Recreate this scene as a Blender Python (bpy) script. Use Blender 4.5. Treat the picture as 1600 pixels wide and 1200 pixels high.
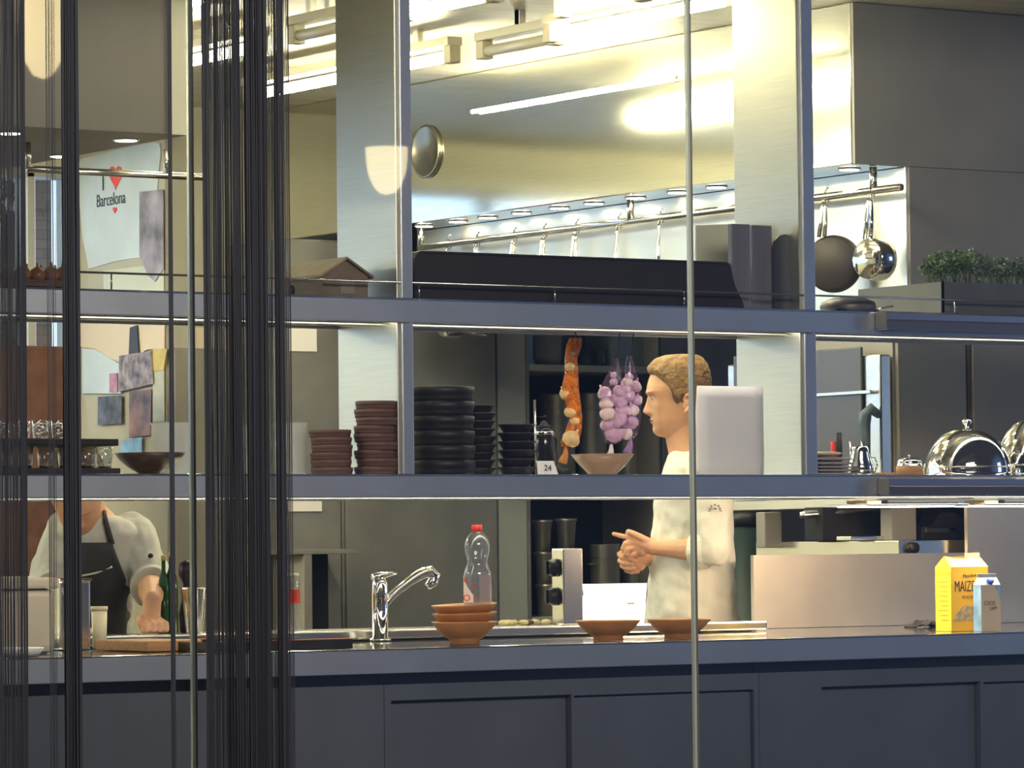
import bpy, bmesh, math, random
from mathutils import Vector, Matrix, noise
random.seed(7)
C = bpy.context.scene.collection
for o in list(bpy.data.objects): bpy.data.objects.remove(o)
sc = bpy.context.scene
# ------------------------------------------------------------------ camera
F = 6400.0                                   # focal length in pixels of the 1600 px wide frame
TH = math.radians(33.55)                     # the counter recedes to the right at this angle
ROLL = 0.0105; PITCH = math.atan(256/F)
W0 = Vector((math.sin(TH), math.cos(TH), 0)); R0 = Vector((math.cos(TH), -math.sin(TH), 0)); U0 = Vector((0,0,1))
FW = (W0*math.cos(PITCH) + U0*math.sin(PITCH)).normalized()
UP = R0.cross(FW).normalized()
RT2 = R0*math.cos(ROLL) - UP*math.sin(ROLL); UP2 = UP*math.cos(ROLL) + R0*math.sin(ROLL)
CAM = Vector((0,0,1.2))
cd = bpy.data.cameras.new('camera'); cam = bpy.data.objects.new('camera', cd); C.objects.link(cam)
cd.sensor_width = 36; cd.lens = 36*F/1600; cd.clip_end = 200; cd.clip_start = 0.1
m = Matrix((RT2, UP2, -FW)).transposed().to_4x4(); m.translation = CAM
cam.matrix_world = m
sc.camera = cam
# ------------------------------------------------------------------ world (daylight outside, dim restaurant behind the viewer)
w = bpy.data.worlds.new('world'); sc.world = w; w.use_nodes = True
nt = w.node_tree; bg = nt.nodes['Background']
tc = nt.nodes.new('ShaderNodeTexCoord'); sx = nt.nodes.new('ShaderNodeSeparateXYZ'); nt.links.new(tc.outputs['Generated'], sx.inputs[0])
mr = nt.nodes.new('ShaderNodeMapRange'); nt.links.new(sx.outputs['Y'], mr.inputs['Value'])
mr.inputs['From Min'].default_value = -0.1; mr.inputs['From Max'].default_value = 0.3
dt = nt.nodes.new('ShaderNodeVectorMath'); dt.operation = 'DOT_PRODUCT'; nt.links.new(tc.outputs['Generated'], dt.inputs[0]); dt.inputs[1].default_value = Vector((0.80,-0.60,0.02)).normalized()
pw = nt.nodes.new('ShaderNodeMapRange'); pw.interpolation_type = 'SMOOTHSTEP'; nt.links.new(dt.outputs['Value'], pw.inputs['Value'])
pw.inputs['From Min'].default_value = 0.86; pw.inputs['From Max'].default_value = 1.0
dim = nt.nodes.new('ShaderNodeMix'); dim.data_type = 'RGBA'
nt.links.new(pw.outputs[0], dim.inputs['Factor'])
dim.inputs['A'].default_value = (0.012,0.012,0.014,1); dim.inputs['B'].default_value = (0.028,0.046,0.092,1)     # a daylit window far off in the restaurant
mx = nt.nodes.new('ShaderNodeMix'); mx.data_type = 'RGBA'
nt.links.new(mr.outputs[0], mx.inputs['Factor']); nt.links.new(dim.outputs['Result'], mx.inputs['A'])
mx.inputs['B'].default_value = (0.50,0.70,1.0,1)
nt.links.new(mx.outputs['Result'], bg.inputs['Color']); bg.inputs['Strength'].default_value = 1.0
sc.cycles.transparent_max_bounces = 32; sc.cycles.max_bounces = 16
sc.view_settings.view_transform = 'Standard'; sc.view_settings.look = 'None'
sc.view_settings.exposure = 1.45; sc.view_settings.gamma = 1; sc.view_settings.use_curve_mapping = False
TUBE_E = 37.0; SPOT_E = 3.0; TUBE_COL = (1.0, 0.93, 0.62)
# area lights on the restaurant side for the front of the pass
def area(name, loc, target, sx_, sy_, power, col):
    l = bpy.data.lights.new(name,'AREA'); l.shape='RECTANGLE'; l.size=sx_; l.size_y=sy_; l.energy=power; l.color=col
    o = bpy.data.objects.new(name,l); C.objects.link(o); o.location=loc; o.rotation_euler=(Vector(target)-Vector(loc)).to_track_quat('-Z','Y').to_euler(); return o
area('restaurant_fill_light',(4.6,4.2,3.3),(6.3,9.4,1.3),2.4,0.8,62,(1.0,0.90,0.78))  # unseen overhead fill, added to lift the dark front faces
area('restaurant_window_light',(14.5,5.2,2.4),(7.5,9.4,1.2),1.6,2.0,9,(0.55,0.72,1.0))
# ------------------------------------------------------------------ pixel helpers (photo pixel + a known real plane -> world point)
def ray(px, py):
    return (FW + RT2*((px-800)/F) + UP2*((600-py)/F))
def PY(px, py, Y): d = ray(px,py); return CAM + d*((Y-CAM.y)/d.y)
def PX(px, py, X): d = ray(px,py); return CAM + d*((X-CAM.x)/d.x)
def PZ(px, py, Z): d = ray(px,py); return CAM + d*((Z-CAM.z)/d.z)
def PD(px, py, D): return CAM + ray(px,py)*D
def S(p): return (p-CAM).dot(FW)/F
def hor(px): return 856 - ROLL*(px-800)
# ------------------------------------------------------------------ materials
MATS = {}
def mat(name, col, rough=0.5, metal=0.0, spec=0.5, trans=0.0, ior=1.45, emit=0.0, emcol=None, noise_amt=0.0, nscale=8.0, bump=0.0, bscale=40.0, stretch=(1,1,1), alpha=1.0, coat=0.0, sheen=0.0, sss=0.0):
    if name in MATS: return MATS[name]
    m = bpy.data.materials.new(name); m.use_nodes = True; nt = m.node_tree
    b = nt.nodes['Principled BSDF']
    b.inputs['Base Color'].default_value = (*col,1); b.inputs['Roughness'].default_value = rough
    b.inputs['Metallic'].default_value = metal; b.inputs['Specular IOR Level'].default_value = spec
    b.inputs['IOR'].default_value = ior; b.inputs['Transmission Weight'].default_value = trans
    b.inputs['Alpha'].default_value = alpha; b.inputs['Coat Weight'].default_value = coat
    b.inputs['Sheen Weight'].default_value = sheen; b.inputs['Subsurface Weight'].default_value = sss
    if sss: b.inputs['Subsurface Radius'].default_value = (0.02,0.008,0.005)
    if emit:
        b.inputs['Emission Color'].default_value = (*(emcol or col),1); b.inputs['Emission Strength'].default_value = emit
    tcn = nt.nodes.new('ShaderNodeTexCoord'); mp = nt.nodes.new('ShaderNodeMapping'); nt.links.new(tcn.outputs['Object'], mp.inputs[0])
    mp.inputs['Scale'].default_value = stretch
    if noise_amt:
        n = nt.nodes.new('ShaderNodeTexNoise'); n.inputs['Scale'].default_value = nscale; n.inputs['Detail'].default_value = 6
        nt.links.new(mp.outputs[0], n.inputs['Vector'])
        r = nt.nodes.new('ShaderNodeMapRange'); nt.links.new(n.outputs['Fac'], r.inputs['Value'])
        r.inputs['From Min'].default_value = 0.3; r.inputs['From Max'].default_value = 0.7
        r.inputs['To Min'].default_value = 1-noise_amt; r.inputs['To Max'].default_value = 1+noise_amt
        v = nt.nodes.new('ShaderNodeVectorMath'); v.operation = 'SCALE'; v.inputs[0].default_value = col
        nt.links.new(r.outputs[0], v.inputs['Scale']); nt.links.new(v.outputs[0], b.inputs['Base Color'])
    if bump:
        n2 = nt.nodes.new('ShaderNodeTexNoise'); n2.inputs['Scale'].default_value = bscale; n2.inputs['Detail'].default_value = 4
        nt.links.new(mp.outputs[0], n2.inputs['Vector'])
        bp = nt.nodes.new('ShaderNodeBump'); bp.inputs['Strength'].default_value = bump; bp.inputs['Distance'].default_value = 0.01
        nt.links.new(n2.outputs['Fac'], bp.inputs['Height']); nt.links.new(bp.outputs[0], b.inputs['Normal'])
    MATS[name] = m; return m
def steel(name, col=(0.6,0.6,0.58), rough=0.3, bump=0.03):
    return mat(name, col, rough, 1.0, noise_amt=0.06, nscale=5, bump=bump, bscale=3, stretch=(1,1,60) )
M_steel = steel('brushed_steel', (0.66,0.66,0.61), 0.24, 0.008)
M_hood = steel('hood_steel', (0.80,0.80,0.70), 0.09, 0.0)
M_panel = mat('satin_steel_panel', (0.26,0.245,0.225), 0.5, 0.3, noise_amt=0.08, nscale=3)
M_fascia = mat('blued_steel_fascia', (0.60,0.63,0.70), 0.38, 0.85, noise_amt=0.07, nscale=4, stretch=(1,1,1))
M_counter = mat('dark_counter_lacquer', (0.15,0.165,0.20), 0.38, 0.35, noise_amt=0.1, nscale=3)
M_ctop = mat('polished_dark_worktop', (0.10,0.105,0.11), 0.06, 0.3, spec=0.8)
M_dark = mat('anthracite_panel', (0.21,0.205,0.195), 0.45, 0.1, noise_amt=0.15, nscale=4)
M_black = mat('black_plastic', (0.014,0.014,0.016), 0.4)
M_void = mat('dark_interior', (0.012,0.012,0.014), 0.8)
M_chrome = mat('polished_chrome', (0.82,0.82,0.80), 0.06, 1.0)
M_satin = mat('satin_metal', (0.70,0.69,0.64), 0.22, 1.0)
M_wall = mat('beige_plaster', (0.42,0.405,0.35), 0.8, noise_amt=0.06, nscale=3)
M_ceil = mat('cream_ceiling_boards', (0.45,0.41,0.31), 0.45, noise_amt=0.16, nscale=2.2, bump=0.35, bscale=2.0, stretch=(1,9,1))
M_white = mat('white_paper', (0.88,0.85,0.85), 0.7, noise_amt=0.02, nscale=6, bump=0.15, bscale=9)
M_poster = mat('pale_blue_paper', (0.50,0.58,0.66), 0.6, noise_amt=0.12, nscale=3)
M_terra = mat('orange_terracotta', (0.62,0.27,0.09), 0.42, noise_amt=0.12, nscale=14)
M_tan = mat('tan_glazed_clay', (0.55,0.35,0.22), 0.3, noise_amt=0.08, nscale=12)
M_browncl = mat('brown_clay', (0.135,0.068,0.052), 0.55, noise_amt=0.25, nscale=14)
M_blackcl = mat('black_clay', (0.020,0.017,0.018), 0.5, noise_amt=0.3, nscale=12)
M_darkwood = mat('dark_wood_bowl', (0.075,0.048,0.036), 0.4, noise_amt=0.3, nscale=20, stretch=(1,1,6))
M_wood = mat('light_wood', (0.42,0.22,0.10), 0.5, noise_amt=0.2, nscale=10, stretch=(1,8,8))
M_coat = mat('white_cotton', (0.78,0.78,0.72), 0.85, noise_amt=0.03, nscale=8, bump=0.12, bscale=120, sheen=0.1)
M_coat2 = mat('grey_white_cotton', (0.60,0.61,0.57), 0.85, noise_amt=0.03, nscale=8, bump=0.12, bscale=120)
M_apron = mat('charcoal_apron_cloth', (0.045,0.047,0.052), 0.8, noise_amt=0.12, nscale=20)
M_skin = mat('skin', (0.74,0.42,0.27), 0.5, noise_amt=0.06, nscale=25, sss=0.15)
M_hair = mat('sandy_hair', (0.33,0.195,0.085), 0.5, noise_amt=0.4, nscale=60, stretch=(0.25,1,1), bump=0.6, bscale=130)
M_hairdark = mat('short_brown_hair', (0.16,0.09,0.045), 0.6, noise_amt=0.3, nscale=90)
M_lip = mat('lips', (0.55,0.22,0.16), 0.45)
M_eye = mat('eye_white', (0.7,0.68,0.64), 0.2)
M_iris = mat('iris', (0.05,0.07,0.09), 0.2)
M_red = mat('red_plastic', (0.75,0.05,0.03), 0.35)
M_trous = mat('dark_trousers', (0.03,0.03,0.035), 0.8)
M_brick = mat('red_brick', (0.115,0.052,0.038), 0.85, noise_amt=0.25, nscale=12)
M_garlic = mat('garlic_skin', (0.70,0.55,0.58), 0.5, noise_amt=0.15, nscale=40, sss=0.1)
M_garlicy = mat('yellow_garlic_skin', (0.72,0.50,0.24), 0.45, noise_amt=0.15, nscale=40)
M_leaf = mat('herb_leaf', (0.10,0.17,0.07), 0.6, noise_amt=0.4, nscale=20)
M_yellow = mat('yellow_card', (0.80,0.58,0.03), 0.45)
M_yellow2 = mat('deep_yellow_card', (0.68,0.44,0.04), 0.45, noise_amt=0.05, nscale=10)
M_ink = mat('black_ink', (0.03,0.025,0.03), 0.5)
M_brownink = mat('brown_ink', (0.22,0.12,0.06), 0.5)
M_cream = mat('cream_card', (0.62,0.52,0.40), 0.5)
M_bluecard = mat('blue_card', (0.22,0.42,0.68), 0.45, noise_amt=0.3, nscale=18)
M_bluecap = mat('blue_plastic', (0.03,0.12,0.60), 0.3)
M_cloth = mat('grey_linen', (0.40,0.36,0.36), 0.9, noise_amt=0.12, nscale=20, bump=0.3, bscale=90)
M_thread = mat('navy_thread', (0.035,0.038,0.055), 0.6)
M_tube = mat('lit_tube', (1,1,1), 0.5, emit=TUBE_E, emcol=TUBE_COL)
M_spot = mat('lit_spot', (1,1,1), 0.5, emit=SPOT_E*3, emcol=(1.0,0.90,0.74))
M_warm = mat('lit_heat_lamp', (1,1,1), 0.5, emit=8, emcol=(1.0,0.72,0.42))
M_screen = mat('lit_white_panel', (0.95,0.95,0.92), 0.5, emit=1.1, emcol=(1.0,0.99,0.93))
def thin_glass(name, tint=(1,1,1), refl=1.0, ior=1.5, haze=0.0):
    m = bpy.data.materials.new(name); m.use_nodes = True; nt = m.node_tree; nt.nodes.remove(nt.nodes['Principled BSDF'])
    out = nt.nodes['Material Output']; tr = nt.nodes.new('ShaderNodeBsdfTransparent'); tr.inputs[0].default_value = (*tint,1)
    gl = nt.nodes.new('ShaderNodeBsdfGlossy'); gl.inputs['Roughness'].default_value = 0.02
    lw = nt.nodes.new('ShaderNodeLayerWeight'); lw.inputs['Blend'].default_value = 0.5
    p5 = nt.nodes.new('ShaderNodeMath'); p5.operation = 'POWER'; p5.inputs[1].default_value = 5; nt.links.new(lw.outputs['Facing'], p5.inputs[0])
    fr = nt.nodes.new('ShaderNodeMath'); fr.operation = 'MULTIPLY_ADD'; fr.inputs[1].default_value = 0.9; fr.inputs[2].default_value = ((ior-1)/(ior+1))**2; nt.links.new(p5.outputs[0], fr.inputs[0])
    mu = nt.nodes.new('ShaderNodeMath'); mu.operation = 'MULTIPLY'; mu.inputs[1].default_value = refl; mu.use_clamp = True
    nt.links.new(fr.outputs[0], mu.inputs[0])
    mx = nt.nodes.new('ShaderNodeMixShader'); nt.links.new(mu.outputs[0], mx.inputs[0]); nt.links.new(tr.outputs[0], mx.inputs[1]); nt.links.new(gl.outputs[0], mx.inputs[2])
    last = mx
    if haze:
        df = nt.nodes.new('ShaderNodeBsdfDiffuse'); df.inputs[0].default_value = (0.8,0.8,0.8,1)
        m2 = nt.nodes.new('ShaderNodeMixShader'); m2.inputs[0].default_value = haze
        nt.links.new(mx.outputs[0], m2.inputs[1]); nt.links.new(df.outputs[0], m2.inputs[2]); last = m2
    nt.links.new(last.outputs[0], out.inputs[0]); MATS[name] = m; return m
M_pane = thin_glass('partition_glass', (0.98,0.99,0.985), 1.9)
M_clear = thin_glass('clear_glassware', (0.96,0.97,0.97), 2.2)
M_pet = thin_glass('clear_bottle_plastic', (0.84,0.87,0.90), 2.0, haze=0.06)
M_milky = thin_glass('frosted_plastic', (0.75,0.78,0.76), 1.0, haze=0.42)
M_joint = mat('pale_glass_edge', (0.45,0.48,0.42), 0.25, 0.2)
M_netp = thin_glass('purple_net', (0.90,0.80,0.95), 0.6, haze=0.0)
M_neto = thin_glass('orange_net', (0.95,0.50,0.16), 0.6, haze=0.0)
def tint_diff(m, col, fac):
    nt = m.node_tree; out = nt.nodes['Material Output']; last = out.inputs[0].links[0].from_node
    df = nt.nodes.new('ShaderNodeBsdfDiffuse'); df.inputs[0].default_value = (*col,1); m2 = nt.nodes.new('ShaderNodeMixShader')
    tcn = nt.nodes.new('ShaderNodeTexCoord'); wv = nt.nodes.new('ShaderNodeTexNoise'); wv.inputs['Scale'].default_value = 60; nt.links.new(tcn.outputs['Object'], wv.inputs['Vector'])
    r = nt.nodes.new('ShaderNodeMapRange'); nt.links.new(wv.outputs['Fac'], r.inputs['Value']); r.inputs['From Min'].default_value=0.35; r.inputs['From Max'].default_value=0.65
    r.inputs['To Min'].default_value = fac*0.5; r.inputs['To Max'].default_value = fac*1.3
    nt.links.new(r.outputs[0], m2.inputs[0]); nt.links.new(last.outputs[0], m2.inputs[1]); nt.links.new(df.outputs[0], m2.inputs[2]); nt.links.new(m2.outputs[0], out.inputs[0])
tint_diff(M_netp, (0.50,0.34,0.66), 0.07); tint_diff(M_neto, (0.90,0.36,0.06), 0.38)
# ------------------------------------------------------------------ mesh building
class MB:
    def __init__(s): s.v = []; s.f = []; s.sm = []
    def add(s, vs, fs, smooth=False):
        b = len(s.v); s.v += [Vector(v) for v in vs]; s.f += [tuple(i+b for i in f) for f in fs]; s.sm += [smooth]*len(fs); return s
    def box(s, a, b):
        x0,x1 = sorted((a[0],b[0])); y0,y1 = sorted((a[1],b[1])); z0,z1 = sorted((a[2],b[2]))
        return s.add([(x0,y0,z0),(x1,y0,z0),(x1,y1,z0),(x0,y1,z0),(x0,y0,z1),(x1,y0,z1),(x1,y1,z1),(x0,y1,z1)],
              [(0,3,2,1),(4,5,6,7),(0,1,5,4),(1,2,6,5),(2,3,7,6),(3,0,4,7)])
    def rbox(s, a, b, bev=0.003):
        bm = bmesh.new(); bmesh.ops.create_cube(bm, size=1)
        sz = [abs(b[i]-a[i]) for i in range(3)]; c = [(a[i]+b[i])/2 for i in range(3)]
        for v in bm.verts: v.co = Vector((v.co.x*sz[0]+c[0], v.co.y*sz[1]+c[1], v.co.z*sz[2]+c[2]))
        bmesh.ops.bevel(bm, geom=list(bm.edges), offset=min(bev, min(sz)*0.45), segments=2, affect='EDGES', profile=0.6)
        vs = [v.co.copy() for v in bm.verts]; bm.verts.index_update(); fs = [[v.index for v in f.verts] for f in bm.faces]; bm.free()
        return s.add(vs, fs)
    def lathe(s, prof, n=40, c=(0,0,0), smooth=True, wob=0.0):
        vs = []; fs = []; k = len(prof)
        for i in range(n):
            a = 2*math.pi*i/n
            for (r,z) in prof: vs.append((c[0]+r*math.cos(a), c[1]+r*math.sin(a), c[2]+z))
        for i in range(n):
            j = (i+1)%n
            for q in range(k-1):
                fs.append((i*k+q, j*k+q, j*k+q+1, i*k+q+1))
        if prof[0][0] > 1e-6: fs.append(tuple(i*k for i in range(n))[::-1])
        if prof[-1][0] > 1e-6: fs.append(tuple(i*k+k-1 for i in range(n)))
        return s.add(vs, fs, smooth)
    def openlathe(s, prof, n=40, c=(0,0,0)):
        vs = []; fs = []; k = len(prof)
        for i in range(n):
            a = 2*math.pi*i/n
            for (r,z) in prof: vs.append((c[0]+r*math.cos(a), c[1]+r*math.sin(a), c[2]+z))
        for i in range(n):
            j = (i+1)%n
            for q in range(k-1): fs.append((i*k+q, j*k+q, j*k+q+1, i*k+q+1))
        return s.add(vs, fs, True)
    def tube(s, pts, rad, n=10, smooth=True, cap=True):
        pts = [Vector(p) for p in pts]
        if not isinstance(rad, (list,tuple)): rad = [rad]*len(pts)
        vs = []; fs = []
        t0 = (pts[1]-pts[0]).normalized(); u = t0.orthogonal().normalized()
        for i,p in enumerate(pts):
            t = (pts[min(i+1,len(pts)-1)]-pts[max(i-1,0)]).normalized()
            u = (u - t*u.dot(t)).normalized(); v = t.cross(u)
            for k in range(n):
                a = 2*math.pi*k/n; vs.append(p + (u*math.cos(a)+v*math.sin(a))*rad[i])
        for i in range(len(pts)-1):
            for k in range(n):
                k2 = (k+1)%n; fs.append((i*n+k, i*n+k2, (i+1)*n+k2, (i+1)*n+k))
        if cap: fs.append(tuple(range(n))[::-1]); fs.append(tuple((len(pts)-1)*n+k for k in range(n)))
        return s.add(vs, fs, smooth)
    def caps(s, pts, rad, n=12):                    # rounded chain for limbs and fingers
        pts = [Vector(p) for p in pts]
        if not isinstance(rad, (list,tuple)): rad = [rad]*len(pts)
        for p,r in zip(pts,rad): s.ball(p, r)
        for i in range(len(pts)-1): s.tube([pts[i],pts[i+1]], [rad[i],rad[i+1]], n)
        return s
    def ball(s, c, r, nu=14, nv=9, sc=(1,1,1)):
        c = Vector(c); vs = [c+Vector((0,0,-r*sc[2]))]; fs = []
        for j in range(1,nv):
            a = -math.pi/2 + math.pi*j/nv
            for i in range(nu):
                b = 2*math.pi*i/nu; vs.append(c+Vector((r*sc[0]*math.cos(a)*math.cos(b), r*sc[1]*math.cos(a)*math.sin(b), r*sc[2]*math.sin(a))))
        vs.append(c+Vector((0,0,r*sc[2])))
        for i in range(nu): fs.append((0, 1+(i+1)%nu, 1+i))
        for j in range(nv-2):
            for i in range(nu): fs.append((1+j*nu+i, 1+j*nu+(i+1)%nu, 1+(j+1)*nu+(i+1)%nu, 1+(j+1)*nu+i))
        L = len(vs)-1
        for i in range(nu): fs.append((L, 1+(nv-2)*nu+i, 1+(nv-2)*nu+(i+1)%nu))
        return s.add(vs, fs, True)
    def rings(s, rings, cap=True, smooth=True):     # list of equal-length vertex rings
        n = len(rings[0]); vs = [p for r in rings for p in r]; fs = []
        for i in range(len(rings)-1):
            for k in range(n): fs.append((i*n+k, i*n+(k+1)%n, (i+1)*n+(k+1)%n, (i+1)*n+k))
        if cap: fs.append(tuple(range(n))[::-1]); fs.append(tuple((len(rings)-1)*n+k for k in range(n)))
        return s.add(vs, fs, smooth)
    def prism(s, poly, vec):                         # polygon of 3-D points pushed along vec
        poly = [Vector(p) for p in poly]; n = len(poly); vec = Vector(vec)
        fs = [tuple(range(n)), tuple(range(n,2*n))[::-1]] + [(i,(i+n),((i+1)%n+n),(i+1)%n) for i in range(n)]
        return s.add(poly+[p+vec for p in poly], fs)
    def build(s, name, material, parent=None, loc=None, keep=False):
        me = bpy.data.meshes.new(name)
        org = Vector((0,0,0))
        if parent is not None:
            org = parent['_o'] if '_o' in parent.keys() else (0,0,0); org = Vector(org)
        elif loc is None and s.v and not keep:
            xs=[v.x for v in s.v]; ys=[v.y for v in s.v]; zs=[v.z for v in s.v]
            org = Vector(((min(xs)+max(xs))/2,(min(ys)+max(ys))/2,min(zs)))
        elif loc is not None: org = Vector((0,0,0))
        me.from_pydata([v-org for v in s.v], [], s.f); me.update()
        bm = bmesh.new(); bm.from_mesh(me); bmesh.ops.recalc_face_normals(bm, faces=bm.faces); bm.to_mesh(me); bm.free()
        for p,sm in zip(me.polygons, s.sm): p.use_smooth = sm
        for mm in (material if isinstance(material,(list,tuple)) else [material]): me.materials.append(mm)
        o = bpy.data.objects.new(name, me); C.objects.link(o)
        if parent is not None: o.parent = parent; s_loc = (0,0,0); o['_o'] = list(org)
        else: o.location = org if loc is None else loc; o['_o'] = list(org) if loc is None else [0,0,0]
        return o
def tag(o, label, cat, group=None, kind=None):
    o['label'] = label; o['category'] = cat
    if group: o['group'] = group
    if kind: o['kind'] = kind
    return o
def thing(name, label, cat, loc=(0,0,0), group=None):   # parts are built in world coordinates and attached here
    o = bpy.data.objects.new(name, None); C.objects.link(o); o.location = loc; o['_o'] = list(loc); o.empty_display_size = 0.05
    return tag(o, label, cat, group)
def struct(name, mb, m, label=None, parent=None):
    o = mb.build(name, m, parent)
    if parent is None:
        o['kind'] = 'structure'; o['label'] = label or name.replace('_',' '); o['category'] = name.split('_')[0]
    return o
def clone(root, loc, label=None, rotz=0, scale=None, group=None):
    r = root.copy(); C.objects.link(r); r.location = loc; r.rotation_euler = (root.rotation_euler[0], root.rotation_euler[1], rotz)
    if label: r['label'] = label
    if group: r['group'] = group
    if scale: r.scale = scale
    for ch in list(root.children):
        c = ch.copy(); C.objects.link(c); c.parent = r
        for g in list(ch.children):
            d = g.copy(); C.objects.link(d); d.parent = c
    return r
def fbox(x0,y0,x1,y1,Y,depth, yc=None):            # front face seen at these pixels on plane Y, real depth behind it
    ym = (y0+y1)/2; xm = (x0+x1)/2
    return ((PY(x0,ym,Y).x, Y, PY(xm,y1,Y).z), (PY(x1,ym,Y).x, Y+depth, PY(xm,y0,Y).z))
def text(s, size, m, parent, origin, xdir, ydir, ext=0.0004, align='CENTER', name='lettering', shear=0.0, sx=1.0):
    cu = bpy.data.curves.new(name, 'FONT'); cu.body = s; cu.size = size; cu.extrude = ext; cu.align_x = align; cu.align_y = 'CENTER'; cu.shear = shear
    t = bpy.data.objects.new(name, cu); C.objects.link(t); dg = bpy.context.evaluated_depsgraph_get(); me = bpy.data.meshes.new_from_object(t.evaluated_get(dg)); bpy.data.objects.remove(t)
    xd = Vector(xdir).normalized(); yd = Vector(ydir).normalized(); zd = xd.cross(yd); off = Vector(parent['_o'])
    for v in me.vertices: v.co = Vector(origin) - off + xd*v.co.x*sx + yd*v.co.y + zd*v.co.z
    me.materials.clear(); me.materials.append(m); me.name = name
    o = bpy.data.objects.new(name, me); C.objects.link(o); o.parent = parent; o['_o'] = list(off); return o
# ================================================================== THE SETTING
Yc = 9.35; Ys = 9.44; SD = 0.33; Yh = 10.65; Yb = 14.5
Zct = PY(1000,1003.5,Yc).z; Zcb = Zct-0.066
Zt = PY(640,466.7,Ys).z; Ztb = Zt-0.066
Zm = PY(640,741.7,Ys).z; Zmb = Zm-0.062
hc = PY(1331,256,Yh); Xh, Zh = hc.x, hc.z; Zc = PY(1331,3,Yh).z
Xw = PY(1415,262,Yh).x
XL = PY(-120,600,Yc).x-0.6; XR = PY(1720,600,Yc).x+0.5
struct('floor', MB().box((-4,2,-0.05),(16,18,0)), mat('dark_floor',(0.05,0.045,0.04),0.5,noise_amt=0.2,nscale=3), 'dark kitchen and restaurant floor')
struct('ceiling', MB().box((-3,Yc-0.05,Zc),(16,16,Zc+0.1)), M_ceil, 'cream boarded kitchen ceiling')
struct('wall_bulkhead', MB().box((-4,Yc-0.2,Zc+0.001),(17,Yc-0.051,5.0)), M_wall, 'wall above the kitchen opening')
wb = MB(); Xp = PY(258,330,Yb).x; Yw = PX(122,330,Xp).y
wb.box((Xp,Yb,0),(16,Yw+0.2,Zc))
struct('wall_back', wb, M_wall, 'beige back wall of the kitchen')
wl = MB(); wl.box((-3,Yw,0),(Xp,Yw+0.15,PY(20,700,Yw).z)); wl.box((-3,Yw,PY(60,262,Yw).z),(Xp,Yw+0.15,Zc))
struct('wall_window', wl, mat('pale_plaster',(0.72,0.70,0.55),0.7), 'wall below and above the kitchen window')
struct('wall_left', MB().box((-3.1,Yc,0),(-3,16,Zc)), MATS['pale_plaster'], 'left kitchen wall')
struct('wall_right', MB().box((14.5,Yc+0.5,0),(14.6,Yb,Zc)), M_wall, 'right kitchen wall')
win = bpy.data.objects.new('window_1', None); C.objects.link(win); win['kind']='structure'; win['_o']=[0,0,0]; win['label']='kitchen window looking out at a brick building'; win['category']='window'
wf = MB(); za,zb2 = PY(20,700,Yw).z, PY(60,262,Yw).z
for px in (-560,-260,46,118): 
    X = PY(px,450,Yw).x; wf.box((X-0.015,Yw-0.02,za),(X+0.015,Yw+0.1,zb2))
wf.box((-3,Yw-0.02,zb2-0.04),(Xp,Yw+0.1,zb2)); wf.box((-3,Yw-0.02,za),(Xp,Yw+0.1,za+0.04))
wf.build('window_frame', mat('painted_frame',(0.42,0.41,0.36),0.5), win)
MB().box((-3,Yw+0.03,za+0.04),(Xp,Yw+0.04,zb2-0.04)).build('window_pane', M_pane, win)
# outside
bx = PY(56,400,24).x; bx2 = PY(128,400,24).x
bb = tag(MB().box((bx,24,0),(PY(80,400,24).x,30,9)).build('brick_building', None), 'red brick building seen through the far kitchen window', 'building')
M_brickwall = mat('brick_courses', (0.45,0.20,0.14), 0.9); nt = M_brickwall.node_tree
bt = nt.nodes.new('ShaderNodeTexBrick'); bt.inputs['Scale'].default_value = 4; bt.inputs['Color1'].default_value=(0.80,0.52,0.46,1); bt.inputs['Color2'].default_value=(0.70,0.42,0.37,1); bt.inputs['Mortar'].default_value=(0.5,0.42,0.38,1)
tcx = nt.nodes.new('ShaderNodeTexCoord'); mpx = nt.nodes.new('ShaderNodeMapping'); mpx.inputs['Rotation'].default_value=(math.pi/2,0,0)
nt.links.new(tcx.outputs['Object'], mpx.inputs[0]); nt.links.new(mpx.outputs[0], bt.inputs['Vector']); nt.links.new(bt.outputs['Color'], nt.nodes['Principled BSDF'].inputs['Base Color'])
bb.data.materials.clear(); bb.data.materials.append(M_brickwall)
def leafball(mb, c, r, n, size, flat=1.0):
    for i in range(n):
        d = Vector((random.gauss(0,1),random.gauss(0,1),random.gauss(0,1)*flat)).normalized()*(r*random.uniform(0.55,1.0)); p = Vector(c)+d
        a = Vector((random.gauss(0,1),random.gauss(0,1),random.gauss(0,1))).normalized(); b = a.orthogonal().normalized(); c2=a.cross(b)
        s = size*random.uniform(0.6,1.3)
        mb.add([p-b*s*0.5, p+c2*s*0.35+a*s*0.1, p+b*s*0.8, p-c2*s*0.35+a*s*0.1], [(0,1,2,3)])
tr = thing('tree','green tree outside the kitchen window beside the brick building','tree',(PY(10,500,22).x,22,0))
lb = MB()
for q in ((5,330),(22,300),(30,395),(0,405),(-30,350)): leafball(lb, PY(q[0]-14,q[1],22), 0.085, 120, 0.035)
lb.build('foliage', M_leaf, tr); MB().tube([(PY(10,500,22).x,22,0),PY(12,420,22),PY(14,330,22)],[0.12,0.08,0.04]).build('trunk', M_darkwood, tr)
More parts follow.
